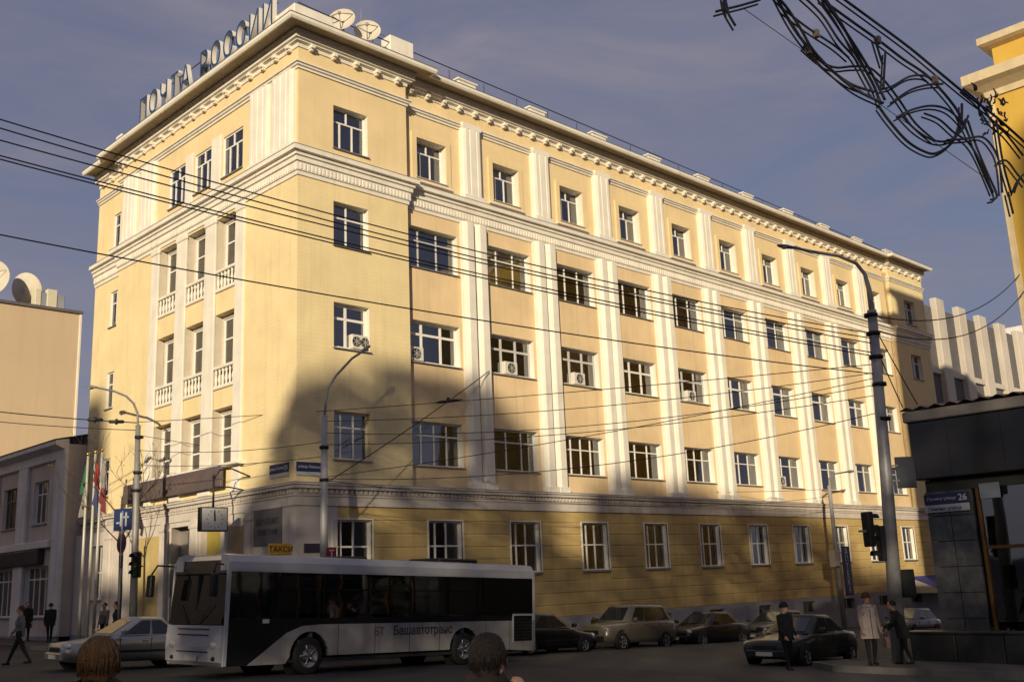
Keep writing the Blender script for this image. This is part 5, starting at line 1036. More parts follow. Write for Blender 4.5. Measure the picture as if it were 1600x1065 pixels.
def wheel(t, x, y, r, w, side):
    q = MB(); q.lathe([(r * 0.62, -w / 2), (r * 0.93, -w / 2), (r, -w / 2 + 0.03), (r, w / 2 - 0.03), (r * 0.93, w / 2), (r * 0.62, w / 2)], (0, 0, 0), 26, 'y'); wh = q.build('wheel', BLACK, t, (x, y, r))
    q = MB(); s = side * w / 2; q.lathe([(0.001, s * 0.75), (r * 0.18, s * 0.8), (r * 0.22, s * 0.55), (r * 0.5, s * 0.5), (r * 0.58, s * 0.95), (r * 0.64, s * 0.98)], (0, 0, 0), 20, 'y')
    for k in range(5):
        a = k * 2 * math.pi / 5; p = Vector((math.cos(a), 0, math.sin(a))); q.tube([p * r * 0.15 + Vector((0, s * 0.8, 0)), p * r * 0.6 + Vector((0, s * 0.9, 0))], r * 0.06, 5)
    q.build('rim', mat('alloy', (0.28, 0.28, 0.29), 0.35, 0.8, var=0.1), wh)
    return wh
def car(label, x, y, heading, pm, L=4.4, W=1.72, H=1.43, kind='sedan', group='cars', seed=0):
    t = thing('parked_car' if 'parked' in label else 'car', label, 'car', group=group)
    belt = 0.92 if kind != 'suv' else 1.08; sill = 0.22 if kind != 'suv' else 0.32; hood = belt - 0.12; hw = W / 2
    wr = 0.30 if kind != 'suv' else 0.36
    f, r = L / 2, -L / 2
    # lower body: stations x, half width, top height
    if kind == 'sedan': st = [(f, .60, .58), (f - .06, .72, .70), (f - .35, .80, hood - .06), (f - 1.05, .84, hood + .03), (f - 1.35, .86, belt), (0, .86, belt + .01), (r + 1.15, .86, belt + .03), (r + .95, .85, belt + .04), (r + .25, .80, belt + .02), (r + .05, .74, belt - .08), (r, .66, .62)]
    elif kind == 'suv': st = [(f, .64, .72), (f - .06, .76, .86), (f - .3, .84, hood), (f - 1.0, .87, hood + .06), (f - 1.25, .88, belt), (0, .88, belt + .01), (r + .6, .88, belt + .03), (r + .12, .86, belt + .02), (r + .03, .82, belt - .05), (r, .76, .74)]
    else: st = [(f, .60, .58), (f - .06, .72, .72), (f - .35, .80, hood - .02), (f - .95, .84, hood + .05), (f - 1.2, .86, belt), (0, .86, belt + .01), (r + .6, .86, belt + .03), (r + .1, .82, belt), (r + .03, .76, belt - .1), (r, .68, .66)]
    q = MB(); sec = []
    for (sx, w, zt) in st:
        w = w / .86 * hw * 0.99; zb = sill + (0.06 if abs(sx) > L / 2 - 0.1 else 0)
        sec.append([(sx, -w * 0.9, zb), (sx, -w, zb + .18), (sx, -w * 1.0, zt * .62 + .1), (sx, -w * .965, zt - .09), (sx, -w * .90, zt - .015), (sx, -w * .45, zt + .025), (sx, 0, zt + .035), (sx, w * .45, zt + .025), (sx, w * .90, zt - .015), (sx, w * .965, zt - .09), (sx, w, zt * .62 + .1), (sx, w, zb + .18), (sx, w * .9, zb)])
    n = len(sec[0]); vs = [p for s_ in sec for p in s_]; fs = []
    for i in range(len(sec) - 1):
        for k in range(n): fs.append((i * n + k, i * n + (k + 1) % n, (i + 1) * n + (k + 1) % n, (i + 1) * n + k))
    fs += [tuple(range(n))[::-1], tuple((len(sec) - 1) * n + k for k in range(n))]
    q.add(vs, fs, True); body = q.build('body', pm, t)
    # cabin: bottom ring (on belt) and roof ring
    if kind == 'sedan': bx = (f - 1.25, r + .75); rx = (f - 1.98, r + 1.38)
    elif kind == 'suv': bx = (f - 1.12, r + .12); rx = (f - 1.72, r + .42)
    else: bx = (f - 1.1, r + .22); rx = (f - 1.85, r + .75)
    wb, wr_ = hw * .90, hw * .70; zb, zr = belt - .0, H
    bot = [(bx[0], -wb * .86), (bx[0] - .25, -wb), (bx[1] + .2, -wb), (bx[1], -wb * .86), (bx[1], wb * .86), (bx[1] + .2, wb), (bx[0] - .25, wb), (bx[0], wb * .86)]
    top = [(rx[0], -wr_ * .86), (rx[0] - .2, -wr_), (rx[1] + .18, -wr_), (rx[1], -wr_ * .88), (rx[1], wr_ * .88), (rx[1] + .18, wr_), (rx[0] - .2, wr_), (rx[0], wr_ * .86)]
    q = MB(); vs = [(a, b, zb) for a, b in bot] + [(a, b, zr - .06) for a, b in top] + [(a * .97 - (.03 if a > 0 else -.03), b * .85, zr) for a, b in top]
    fs = [(k, (k + 1) % 8, 8 + (k + 1) % 8, 8 + k) for k in range(8)] + [(8 + k, 8 + (k + 1) % 8, 16 + (k + 1) % 8, 16 + k) for k in range(8)] + [tuple(range(16, 24))]
    q.add(vs, fs, True); q.build('cabin', pm, t)
    def lerp3(a, b, s): return tuple(a[i] + (b[i] - a[i]) * s for i in range(3))
    B = [(a, b, zb) for a, b in bot]; T = [(a, b, zr - .06) for a, b in top]
    def pane(name, p00, p10, p11, p01, off):
        c = [lerp3(lerp3(p00, p10, u), lerp3(p01, p11, u), v) for u, v in ((.05, .10), (.95, .10), (.95, .93), (.05, .93))]
        c = [(a[0] + off[0], a[1] + off[1], a[2] + off[2]) for a in c]; m_ = MB(); m_.add(c, [(0, 1, 2, 3)]); return m_.build(name, TINT_DARK, t)
    pane('windscreen', B[7], B[0], T[0], T[7], (.015, 0, .012)); pane('rear_window', B[3], B[4], T[4], T[3], (-.015, 0, .012))
    nwin = 3 if kind == 'suv' else 2
    for sd, (i0, i1) in ((-1, (1, 2)), (1, (6, 5))):
        for k in range(nwin):
            a, b = k / nwin, (k + 1) / nwin
            w_ = pane('side_window', lerp3(B[i0], B[i1], a), lerp3(B[i0], B[i1], b), lerp3(T[i0], T[i1], b), lerp3(T[i0], T[i1], a), (0, sd * .012, .004))
            m_ = MB(); xx = B[i0][0] + (B[i1][0] - B[i0][0]) * b; m_.bbox(xx + .1, xx + .26, sd * (hw * .985) - .012, sd * (hw * .985) + .012, belt - .17, belt - .135, .004); m_.build('door_handle', pm if kind != 'suv' else CHROME, t)
        for k in range(nwin + 1):
            xx = B[i0][0] + (B[i1][0] - B[i0][0]) * k / nwin; m_ = MB(); m_.box(xx - .006, xx + .006, sd * hw * .985 - .01, sd * hw * .985 + .006, sill + .14, belt - .06); m_.build('door_seam', BLACK, t)
        m_ = MB(); m_.bbox(bx[0] - .35, bx[0] - .20, sd * (hw + .16) - (.1 if sd > 0 else .08), sd * (hw + .16) + (.08 if sd > 0 else .1), belt + .03, belt + .17, .03); m_.build('mirror', pm, t)
        m_ = MB(); m_.bbox(-L * .27, L * .22, sd * hw * .99 - .012, sd * hw * .99 + .012, sill + .25, sill + .31, .005); m_.build('side_moulding', BLACK, t)
        m_ = MB(); m_.ell((f - .14, sd * hw * .70, .64 if kind != 'suv' else .80), (.10, .16, .085), 10, 6); m_.build('headlight', HLM, t)
        m_ = MB(); m_.ell((r + .10, sd * hw * .74, .76 if kind != 'suv' else .92), (.08, .12, .10), 10, 6); m_.build('taillight', TLM, t)
        for xx in (f - .80, r + .78):
            m_ = MB(); m_.lathe([(0.001, 0), (wr + .07, 0), (wr + .07, sd * .02), (0.001, sd * .02)], (xx, sd * (hw * .97), wr + .02), 22, 'y'); m_.build('wheel_arch', BLACK, t)
            wheel(t, xx, sd * (hw - .07), wr, .2, sd)
    m_ = MB(); m_.bbox(f - .10, f + .05, -hw * .72, hw * .72, sill + .06, sill + .26, .03); m_.build('front_bumper', BLACK if kind == 'suv' else pm, t)
    m_ = MB(); m_.bbox(r - .05, r + .1, -hw * .74, hw * .74, sill + .06, sill + .28, .03); m_.build('rear_bumper', BLACK if kind == 'suv' else pm, t)
    m_ = MB(); m_.bbox(f - .05, f + .015, -.38, .38, .50 if kind != 'suv' else .62, .62 if kind != 'suv' else .78, .01); m_.build('grille', BLKM, t)
    for xx in (f + .055, r - .058): m_ = MB(); m_.box(xx - .006, xx + .006, -.26, .26, sill + .1, sill + .21); m_.build('number_plate', PLATE, t)
    m_ = MB(); m_.box(r + .5, f - .5, -hw * .75, hw * .75, sill + .02, sill + .08); m_.build('floor_pan', INT, t)
    seat_on_ground(t, x, y, heading)
    return t
TINT_DARK = mat('dark_car_glass', (0.015, 0.018, 0.02), 0.06, spec=0.7, var=0.0)
car('silver saloon car in the road at the left, ahead of the bus', -6.55, -1.5, math.pi - 0.03, paint('silver_paint', (0.34, 0.34, 0.34), 0.6), 4.25, 1.66, 1.42, group='cars in the road')
car('black saloon parked just behind the bus, nose to the right', 7.65, -4.25, 0.0, paint('black_paint', (0.012, 0.012, 0.014)), 4.4, 1.72, 1.42, group='parked cars along the kerb')
car('beige off-roader parked along the kerb with a high boxy body', 12.55, -4.2, math.pi, paint('beige_paint', (0.17, 0.15, 0.115), 0.4), 4.25, 1.78, 1.72, 'suv', group='parked cars along the kerb')
car('black saloon parked behind the beige off-roader', 17.6, -4.4, math.pi, paint('deep_black_paint', (0.015, 0.012, 0.014)), 4.5, 1.74, 1.42, group='parked cars along the kerb')
car('grey hatchback parked along the kerb, half hidden by the nearer dark car', 23.0, -4.4, math.pi, paint('grey_paint', (0.12, 0.12, 0.12), 0.4), 4.1, 1.70, 1.46, 'hatch', group='parked cars along the kerb')
car('dark saloon close to the right crossing, beside the man in black', 8.3, -14.5, math.pi + 0.05, paint('dark_green_paint', (0.02, 0.024, 0.022)), 4.4, 1.74, 1.43, group='cars in the road')
car('pale hatchback parked far right behind the woman in the light coat', 36.4, -4.5, math.pi, paint('pale_paint', (0.17, 0.165, 0.16), 0.4), 4.2, 1.72, 1.5, 'hatch', group='parked cars along the kerb')

# ------------------------------------------------------------------ the bus
bus = thing('city_bus', 'white low-floor city bus with a black window band and dark lettering', 'bus')
BW = paint('bus_white', (0.46, 0.45, 0.46), 0.0); BSK = mat('bus_skirt_dust_shade', (0.27, 0.255, 0.25), 0.5, var=0.22, scale=1.6, streak=0.45, dirt=(0.12, 0.105, 0.09), coat=0.2); BK = mat('bus_black', (0.010, 0.010, 0.011), 0.22, spec=0.5, var=0.05)  # base tones lowered to paint the bus's shade; skirt also has dust and streaks
LB, WB, HB_ = 11.75, 2.5, 3.0       # local: x = 0 front ... -LB rear, y = 0 ... centre, z up; local +x forward
hw = WB / 2; FZ = 0.30
def arch_poly(x0, x1, z0, z1, arches):
    """side skirt outline with wheel-arch cut-outs (x,z), front to rear"""
    pts = [(x0, z0)]
    for (cx, r) in arches:
        pts += [(cx + r * math.cos(a), max(z0, 0.46 + r * math.sin(a))) for a in [math.pi * k / 10 for k in range(11)]]
    return pts + [(x1, z0), (x1, z1), (x0, z1)]
WX = [-2.65, -8.45]; AR = 0.62
for sd in (-1, 1):
    side = arch_poly(-0.02, -LB + .02, FZ, 1.28, [(w, AR) for w in WX]); y0 = sd * hw
    # white skirt, black front part and window band
    q = MB(); pts = arch_poly(-1.62, -LB + .02, FZ, 1.25, [(w, AR) for w in WX]); k = len(pts)
    pts = [(-0.75, FZ), (-1.9, FZ)] + pts[1:-1] + [(-3.0, 1.25), (-2.4, 1.22), (-1.9, 1.05), (-1.4, 0.72)]
    pts = [p for i, p in enumerate(pts) if i == 0 or p != pts[i - 1]]
    q.add([(a, y0, b) for a, b in pts] + [(a, y0 - sd * .03, b) for a, b in pts], [tuple(range(len(pts)))[::sd], tuple(range(len(pts), 2 * len(pts)))[::-sd]] + [(i, (i + 1) % len(pts), len(pts) + (i + 1) % len(pts), len(pts) + i) for i in range(len(pts))]); q.build('side_skirt', BSK, bus)
    q = MB(); pts = [(-0.12, FZ), (-0.75, FZ), (-1.4, 0.72), (-1.9, 1.05), (-2.4, 1.22), (-3.0, 1.25), (-3.0, 1.42), (-0.12, 1.42)]
    yy = y0 - sd * .006; q.add([(a, yy, b) for a, b in pts] + [(a, yy - sd * .03, b) for a, b in pts], [tuple(range(8))[::sd], tuple(range(8, 16))[::-sd]]); q.build('black_side_panel', BK, bus)
    q = MB(); q.box(-LB + 0.9, -3.0, min(yy, yy - sd * .03), max(yy, yy - sd * .03), 1.25, 1.42); q.build('waist_strip', BK, bus)
    q = MB(); q.prism([(y0 - sd * .005, 2.56), (y0, 2.62), (y0 - sd * .01, 2.80), (y0 - sd * .12, 2.96), (y0 - sd * .4, HB_), (y0 - sd * .4, 2.56)], -LB + .05, -0.1, 'x'); q.build('roof_side', BW, bus)
    xs = [-0.14, -1.55, -3.1, -4.65, -6.2, -7.75, -9.3, -LB + .12]
    for i in range(len(xs) - 1):
        q = MB(); q.add([(xs[i], yy, 1.42), (xs[i + 1] + .04, yy, 1.42), (xs[i + 1] + .04, yy, 2.57), (xs[i], yy, 2.57)], [(0, 1, 2, 3)]); q.build('side_window', BUSG, bus)
        q = MB(); q.box(xs[i + 1] - .05, xs[i + 1] + .06, min(yy, yy - sd * .05), max(yy, yy - sd * .05), 1.42, 2.57); q.build('window_pillar', BK, bus)
        if 0 < i < 6: q = MB(); q.box(xs[i + 1] + .06, xs[i] - .05, min(yy + sd * .004, yy - sd * .01), max(yy + sd * .004, yy - sd * .01), 2.12, 2.16); q.build('vent_bar', BK, bus)
    for w in WX:
        q = MB(); q.lathe([(0.001, 0), (AR + .02, 0)], (w, sd * (hw - .28), 0.46), 22, 'y'); q.build('wheel_well', BLACK, bus); wheel(bus, w, sd * (hw - .14), .47, .28, sd)
        q = MB(); a_ = [math.pi * k / 14 for k in range(15)]; q.add([(w + AR * math.cos(a), y0 + o, .46 + AR * math.sin(a)) for o in (sd * .015, -sd * .25) for a in a_], [(k, k + 1, 16 + k, 15 + k) for k in range(14)]); q.build('arch_lip', BLACK, bus)
    for xx in (-3.6, -4.9, -6.2, -7.4, -9.4, -10.5):
        q = MB(); q.box(xx - .008, xx + .008, min(y0 + sd * .003, y0 - sd * .01), max(y0 + sd * .003, y0 - sd * .01), FZ + .02, 1.24); q.build('panel_seam', BLKM, bus)
    # white uprights at the front and rear corners
    q = MB(); q.bbox(-0.17, -0.06, min(y0, y0 - sd * .06), max(y0, y0 - sd * .06), FZ, 2.8, .01); q.build('corner_post', BW, bus)
    q = MB(); q.bbox(-LB, -LB + .12, min(y0, y0 - sd * .06), max(y0, y0 - sd * .06), FZ, 2.8, .01); q.build('corner_post', BW, bus)
    q = MB(); q.bbox(-LB + .16, -LB + 1.05, min(y0 + sd * .008, y0 - sd * .02), max(y0 + sd * .008, y0 - sd * .02), 0.62, 1.40, .01); g_ = q.build('engine_grille', BK, bus)
    for k in range(7): q = MB(); q.box(-LB + .2, -LB + 1.0, min(y0 + sd * .008, y0 + sd * .018), max(y0 + sd * .008, y0 + sd * .018), .68 + k * .1, .72 + k * .1); q.build('louvre', BLKM, g_)
    q = MB(); q.box(-LB + .12, -LB + 1.1, min(y0, y0 + sd * .014), max(y0, y0 + sd * .014), 1.40, 1.46); q.box(-LB + 1.06, -LB + 1.12, min(y0, y0 + sd * .013), max(y0, y0 + sd * .013), .6, 1.40); q.build('grille_trim', BW, bus)
    q = MB(); q.bbox(-1.35, -1.15, min(y0, y0 + sd * .012), max(y0, y0 + sd * .012), 1.30, 1.40, .004); q.build('side_marker', PLATE, bus)
    if sd == 1:
        o = letters('Башавтотранс', 0.34, mat('bus_letter', (0.05, 0.045, 0.06), 0.5), bus, (-6.75, y0 + .004, 0.93), math.pi, bold=0.008); o2_ = letters('БТ', 0.30, mat('bus_letter_red', (0.15, 0.08, 0.075), 0.5), bus, (-5.05, y0 + .004, 0.93), math.pi, bold=.01)
# front
q = MB(); q.add([(x, y, z) for (x, z) in ((-0.12, FZ), (0.0, FZ + .1), (0.03, .75), (0.0, 1.26), (-.12, 1.26)) for y in (-hw + .02, hw - .02)], [(0, 1, 3, 2), (2, 3, 5, 4), (4, 5, 7, 6), (6, 7, 9, 8), (0, 2, 4, 6, 8), (1, 9, 7, 5, 3)]); fp_ = q.build('front_panel', BW, bus)
for z in (.62, 1.02, 1.16): m_ = MB(); m_.box(0.012, 0.034, -hw * .55, hw * .55, z, z + .025); m_.build('panel_seam', BLKM, fp_)
for sd in (-1, 1):
    m_ = MB(); m_.ell((0.0, sd * hw * .74, .78), (.06, .17, .10), 12, 7); m_.build('headlight', HLM, bus)
    m_ = MB(); m_.ell((0.0, sd * hw * .74, .48), (.05, .08, .06), 10, 6); m_.build('fog_lamp', BLKM, bus)
    m_ = MB(); m_.tube([(0.0, sd * hw * .9, 2.72), (.35, sd * (hw + .1), 2.74), (.46, sd * (hw + .18), 2.5)], .025, 6); m_.build('mirror_arm', BLKM, bus)
    m_ = MB(); m_.bbox(.38, .52, sd * (hw + .2) - .11, sd * (hw + .2) + .11, 1.95, 2.5, .03); m_.build('mirror', BLKM, bus)
    m_ = MB(); m_.tube([(0.02, sd * .25, 1.3), (0.03, sd * .75, 1.75)], .012, 5); m_.build('wiper', BLKM, bus)
m_ = MB(); m_.box(.03, .045, -.26, .26, .42, .54); m_.build('number_plate', PLATE, bus)
q = MB(); q.add([(0.0, -hw + .06, 1.28), (0.0, hw - .06, 1.28), (-.10, hw - .06, 2.48), (-.10, -hw + .06, 2.48)], [(0, 1, 2, 3)]); q.build('windscreen', BUSG, bus)
q = MB(); q.box(-.11, -.03, -.03, .03, 1.28, 2.48); q.build('windscreen_divider', BLKM, bus)
q = MB(); q.add([(x, y, z) for (x, z) in ((-.10, 2.48), (-.09, 2.52), (-.14, 2.84), (-.3, 2.84), (-.3, 2.48)) for y in (-hw + .04, hw - .04)], [(0, 1, 3, 2), (2, 3, 5, 4), (4, 5, 7, 6), (6, 7, 9, 8), (8, 9, 1, 0), (0, 2, 4, 6, 8), (1, 9, 7, 5, 3)]); q.build('destination_panel', BK, bus)
q = MB(); q.add([(-.12, -hw + .1, 2.84), (-.12, hw - .1, 2.84), (-.45, hw - .38, HB_ + .01), (-.45, -hw + .38, HB_ + .01), (-.45, -hw + .1, 2.84), (-.45, hw - .1, 2.84)], [(0, 1, 2, 3), (0, 3, 4), (1, 5, 2)]); q.build('roof_cap', BW, bus)
# roof, floor, rear
q = MB(); q.box(-LB + .05, -.4, -hw + .35, hw - .35, HB_ - .06, HB_); q.build('roof', BW, bus)
q = MB(); q.bbox(-9.6, -7.9, -.7, .7, HB_, HB_ + .13, .03); q.build('roof_hatch', BLKM, bus); q = MB(); q.bbox(-5.2, -4.2, -.5, .5, HB_, HB_ + .08, .03); q.build('roof_hatch', BLKM, bus)
q = MB(); q.box(-LB + .1, -.15, -hw + .05, hw - .05, FZ + .02, FZ + .1); q.build('floor', INT, bus)
q = MB(); q.box(-LB, -LB + .06, -hw + .06, hw - .06, FZ, 2.82); q.build('rear_panel', BW, bus)
q = MB(); q.box(-LB - .01, -LB, -hw + .2, hw - .2, 1.5, 2.5); q.build('rear_window', BK, bus)
for sd in (-1, 1): q = MB(); q.bbox(-LB - .03, -LB, sd * (hw - .2) - .1, sd * (hw - .2) + .1, .8, 1.3, .01); q.build('taillight', TLM, bus)
SEATM = mat('bus_seat', (0.05, 0.06, 0.10), 0.9)
for i in range(9):
    for sd in (-1, 1):
        x = -2.3 - i * .95; q = MB(); q.bbox(x - .45, x, sd * .8 - .4, sd * .8 + .4, .75, .87, .02); q.bbox(x - .5, x - .4, sd * .8 - .4, sd * .8 + .4, .85, 1.5, .03); q.box(x - .35, x - .1, sd * .8 - .2, sd * .8 + .2, .38, .76); q.build('passenger_seat', SEATM, bus)
q = MB(); q.bbox(-1.6, -1.1, .35, .85, .8, .95, .03); q.bbox(-1.7, -1.58, .35, .85, .9, 1.75, .03); q.build('driver_seat', SEATM, bus)
q = MB(); q.lathe([(.2, -.02), (.23, 0), (.2, .02)], (-.62, .6, 1.25), 16); q.build('steering_wheel', BLACK, bus)
q = MB(); q.bbox(-.55, -.14, -hw + .1, hw - .1, .6, 1.16, .04); q.build('dashboard', INT, bus)
hd_ = math.radians(180 + 4.4); fc = Vector((-7.25, -8.0)) + Vector((-math.sin(math.radians(4.4)), math.cos(math.radians(4.4)))) * hw
seat_on_ground(bus, fc.x, fc.y, hd_)
# ------------------------------------------------------------------ people
SKIN = mat('skin', (0.50, 0.29, 0.20), 0.6, var=0.06, scale=12)
def capsules_to_mesh(caps, voxel):
    q = MB()
    for (a, b, r0, r1, m_) in caps:
        a, b = Vector(a), Vector(b)
        if (b - a).length > 1e-4: q.tube([a, b], [r0, r1], 10)
        q.ell(a, (r0, r0, r0), 10, 7); q.ell(b, (r1, r1, r1), 10, 7)
    me = q.mesh('tmp', BLACK); ob = bpy.data.objects.new('tmp', me); COL.objects.link(ob)
    md = ob.modifiers.new('r', 'REMESH'); md.mode = 'VOXEL'; md.voxel_size = voxel; md.use_smooth_shade = True
    sm = ob.modifiers.new('s', 'SMOOTH'); sm.factor = 0.5; sm.iterations = 2
    bpy.context.view_layer.update()
    out = bpy.data.meshes.new_from_object(ob.evaluated_get(bpy.context.evaluated_depsgraph_get()))
    bpy.data.objects.remove(ob); bpy.data.meshes.remove(me)
    return out
def person(label, x, y, heading, h=1.72, top=(0.02, 0.02, 0.02), legs=(0.015, 0.015, 0.018), hair=(0.03, 0.02, 0.015), step=0.0, arms=(0.1, 0.1), bend=(0.25, 0.25), coat=None, hat=None, dz=0.0, group='people', stoop=0.0, skirt=None, long_hair=False, raise_r=None, collar=True, voxel=0.012):
    t = thing('person', label, 'person', (x, y, ground_z(x, y) + dz), heading, group)
    V = Vector; caps = []; sc = h / 1.75
    lean = V((stoop, 0, 0)); hips = V((0, 0, 0.93)); chest = V((0.02 + stoop * .6, 0, 1.26)); neck = V((0.0 + stoop, 0, 1.47)); head = V((0.025 + stoop * 1.25, 0, 1.635))
    caps += [(hips + V((0, -.07, 0)), hips + V((0, .07, 0)), .125, .125, 1), (hips + V((0, 0, .03)), chest, .135, .15, 0), (chest + V((0, -.09, 0)), chest + V((0, .09, 0)), .13, .13, 0), (chest, neck - V((0, 0, .03)), .14, .075, 0), (neck - V((0, 0, .05)), head - V((.01, 0, .06)), .055, .052, 2)]
    for k, s in ((0, -1), (1, 1)):
        sh = V((stoop * .8, s * .19, 1.405)); caps.append((chest + V((0, s * .06, .08)), sh, .10, .075, 0))
        a = arms[k]; up = V((math.sin(a), s * .10, -math.cos(a))).normalized()
        if raise_r is not None and s == -1: up = V(raise_r[0]).normalized()
        el = sh + up * .29; fa = a + bend[k]; fo = V((math.sin(fa), s * -.02, -math.cos(fa))).normalized()
        if raise_r is not None and s == -1: fo = V(raise_r[1]).normalized()
        wr = el + fo * .25; caps += [(sh, el, .072, .055, 0), (el, wr, .054, .042, 0)]
        # hand: palm, four curled fingers, thumb
        sd = fo.cross(V((0, s, 0)));  sd = sd.normalized() if sd.length > .1 else V((1, 0, 0)); lat = fo.cross(sd).normalized(); pm = wr + fo * .085
        caps.append((wr, pm, .030, .036, 2)); caps.append((wr + fo * .05 + sd * .02, wr + fo * .07 - sd * .02, .026, .026, 2))
        for i, L in enumerate((.075, .085, .08, .062)):
            b = pm + sd * (.027 - .018 * i) + fo * .005; m1 = b + (fo * .8 - lat * s * .3).normalized() * L * .55; m2 = m1 + (fo * .35 - lat * s * .8).normalized() * L * .45; caps += [(b, m1, .011, .0105, 2), (m1, m2, .0105, .009, 2)]
        tb = wr + fo * .03 + sd * .025; t1 = tb + (fo * .6 + sd * .7).normalized() * .045; caps += [(tb, t1, .014, .013, 2), (t1, t1 + (fo * .9 + sd * .1).normalized() * .03, .013, .010, 2)]
        # leg
        ph = step * (1 if k == 0 else -1); hp = V((0, s * .095, .90)); kn = hp + V((math.sin(ph * 1.0 + .06), 0, -math.cos(ph))) * .43; an = kn + V((math.sin(ph * 1.0 - (.25 if ph < 0 else -.02)), 0, -1)).normalized() * .40
        an.z = max(.085, an.z); caps += [(hp, kn, .095, .062, 1), (kn, an, .062, .042, 1), (an, an + V((.0, 0, -.035)), .045, .042, 3), (an + V((-.03, 0, -.045)), an + V((.15, s * .02, -.05)), .040, .034, 3)]
    # head with jaw, nose, ears
    caps += [(head + V((-.02, 0, .035)), head + V((.02, 0, .03)), .093, .088, 2), (head, head + V((.035, 0, -.075)), .075, .05, 2), (head + V((.10, 0, .005)), head + V((.118, 0, -.028)), .011, .016, 2), (head + V((.085, -.02, -.062)), head + V((.085, .02, -.062)), .012, .012, 2)]
    for s in (-1, 1): caps.append((head + V((0, s * .088, .012)), head + V((-.008, s * .092, -.025)), .016, .012, 2))
    me = capsules_to_mesh(caps, voxel)
    # colour each face by the nearest limb
    n = len(me.polygons); cen = np.zeros(n * 3); me.polygons.foreach_get('center', cen); cen = cen.reshape(-1, 3)
    best = np.full(n, 1e9); mi = np.zeros(n, int)
    for (a, b, r0, r1, m_) in caps:
        a_, b_ = np.array(a), np.array(b); ab = b_ - a_; L2 = max(ab @ ab, 1e-9); tt = np.clip(((cen - a_) @ ab) / L2, 0, 1); d = np.linalg.norm(cen - (a_ + tt[:, None] * ab), axis=1) - (r0 + (r1 - r0) * tt)
        up = d < best; best[up] = d[up]; mi[up] = m_
    key = 'p%d' % (abs(hash(label)) % 99999)
    tm = mat('cloth_%s_top' % label[:30], top, 0.9, var=0.2, scale=6, bump=0.3, bscale=25); lm = mat('cloth_%s_legs' % label[:30], legs, 0.9, var=0.2, scale=6)
    for q_ in (tm, lm, SKIN, BLACK): me.materials.append(q_)
    if len(me.materials) > 4: me.materials.pop(index=0)
    me.polygons.foreach_set('material_index', mi.astype(np.int32)); me.name = 'body'
    b = put('body', me, t); b.scale = (sc, sc, sc)
    def sub(mb, name, m_): o = mb.build(name, m_, t); o.scale = (sc, sc, sc); return o
    for s in (-1, 1): q = MB(); q.ell(head + V((.096, s * .034, .018)), (.008, .014, .009), 8, 5); sub(q, 'eye', BLACK)
    # hair: displaced cap with a parting of grooves
    hm = mat('hair_%s' % label[:30], hair, 0.65, var=0.3, scale=30, bump=0.6, bscale=70); rn = random.Random(len(label))
    q = MB(); nu, nv = 34, 16; vs = []; fs = []
    for j in range(nv + 1):
        ph = math.pi * 0.60 * j / nv
        for i in range(nu):
            th = 2 * math.pi * i / nu; front = math.cos(th); lim = 1.0 if front < 0.35 else max(0.40, 1.0 - (front - .35) * 1.05)
            p2 = ph * lim * (1.22 if long_hair and front < .1 else 1); g = 1 + 0.035 * math.sin(i * 5.1 + j * .4) * (j / nv) + rn.uniform(-.02, .02); drop = (0.16 if long_hair and front < .25 else 0.0) * max(0, j / nv - .55)
            vs.append(head + V((-.018 + .112 * g * math.sin(p2) * front, .100 * g * math.sin(p2) * math.sin(th), .03 + .115 * g * math.cos(p2) - drop)))
    for j in range(nv):
        for i in range(nu): fs.append((j * nu + i, j * nu + (i + 1) % nu, (j + 1) * nu + (i + 1) % nu, (j + 1) * nu + i))
    q.add(vs, fs, True); hr = sub(q, 'hair', hm)
    if long_hair or voxel < 0.009:
        q = MB()
        for k in range(520 if voxel < .009 else 120):
            th = rn.uniform(0.9, 5.38); r0 = rn.uniform(1.0, 1.07); ph0 = rn.uniform(0, .5); pts = []
            for j in range(6):
                ph = ph0 + 0.34 * j; pts.append(head + V((-.018 + .114 * math.sin(min(ph, 1.6)) * math.cos(th) * r0, .102 * math.sin(min(ph, 1.6)) * math.sin(th) * r0, .03 + .118 * math.cos(ph if ph < 1.6 else 1.6) - max(0, ph - 1.6) * .16)) + V((rn.uniform(-.007, .007), rn.uniform(-.007, .007), rn.uniform(-.004, .004))))
            q.tube(pts, [.0022, .003, .003, .003, .0024, .001], 4)
        sub(q, 'hair_strands', hm)
    if voxel < .009:
        q = MB(); q.lathe([(.07, -.04), (.115, -.05), (.135, .0), (.125, .05), (.085, .075)], V((stoop - .01, 0, 1.47)), 24); q.v = [(p[0] + .012 * math.sin(p[2] * 90), p[1] * 1.12, p[2] + .012 * math.sin(math.atan2(p[1], p[0]) * 5)) for p in q.v]; sub(q, 'scarf', mat('scarf_%s' % label[:20], tuple(c * .8 for c in top), 0.95, var=0.25, scale=9, bump=.5, bscale=40))
    if hat:
        hm2 = mat('hat_%s' % label[:30], hat, 0.9, var=0.15, scale=8, bump=.4, bscale=40); q = MB(); q.lathe([(.001, .16), (.06, .152), (.105, .10), (.118, .045), (.122, .015), (.112, .0)], head + V((-.012, 0, .01)), 22); sub(q, 'hat', hm2)
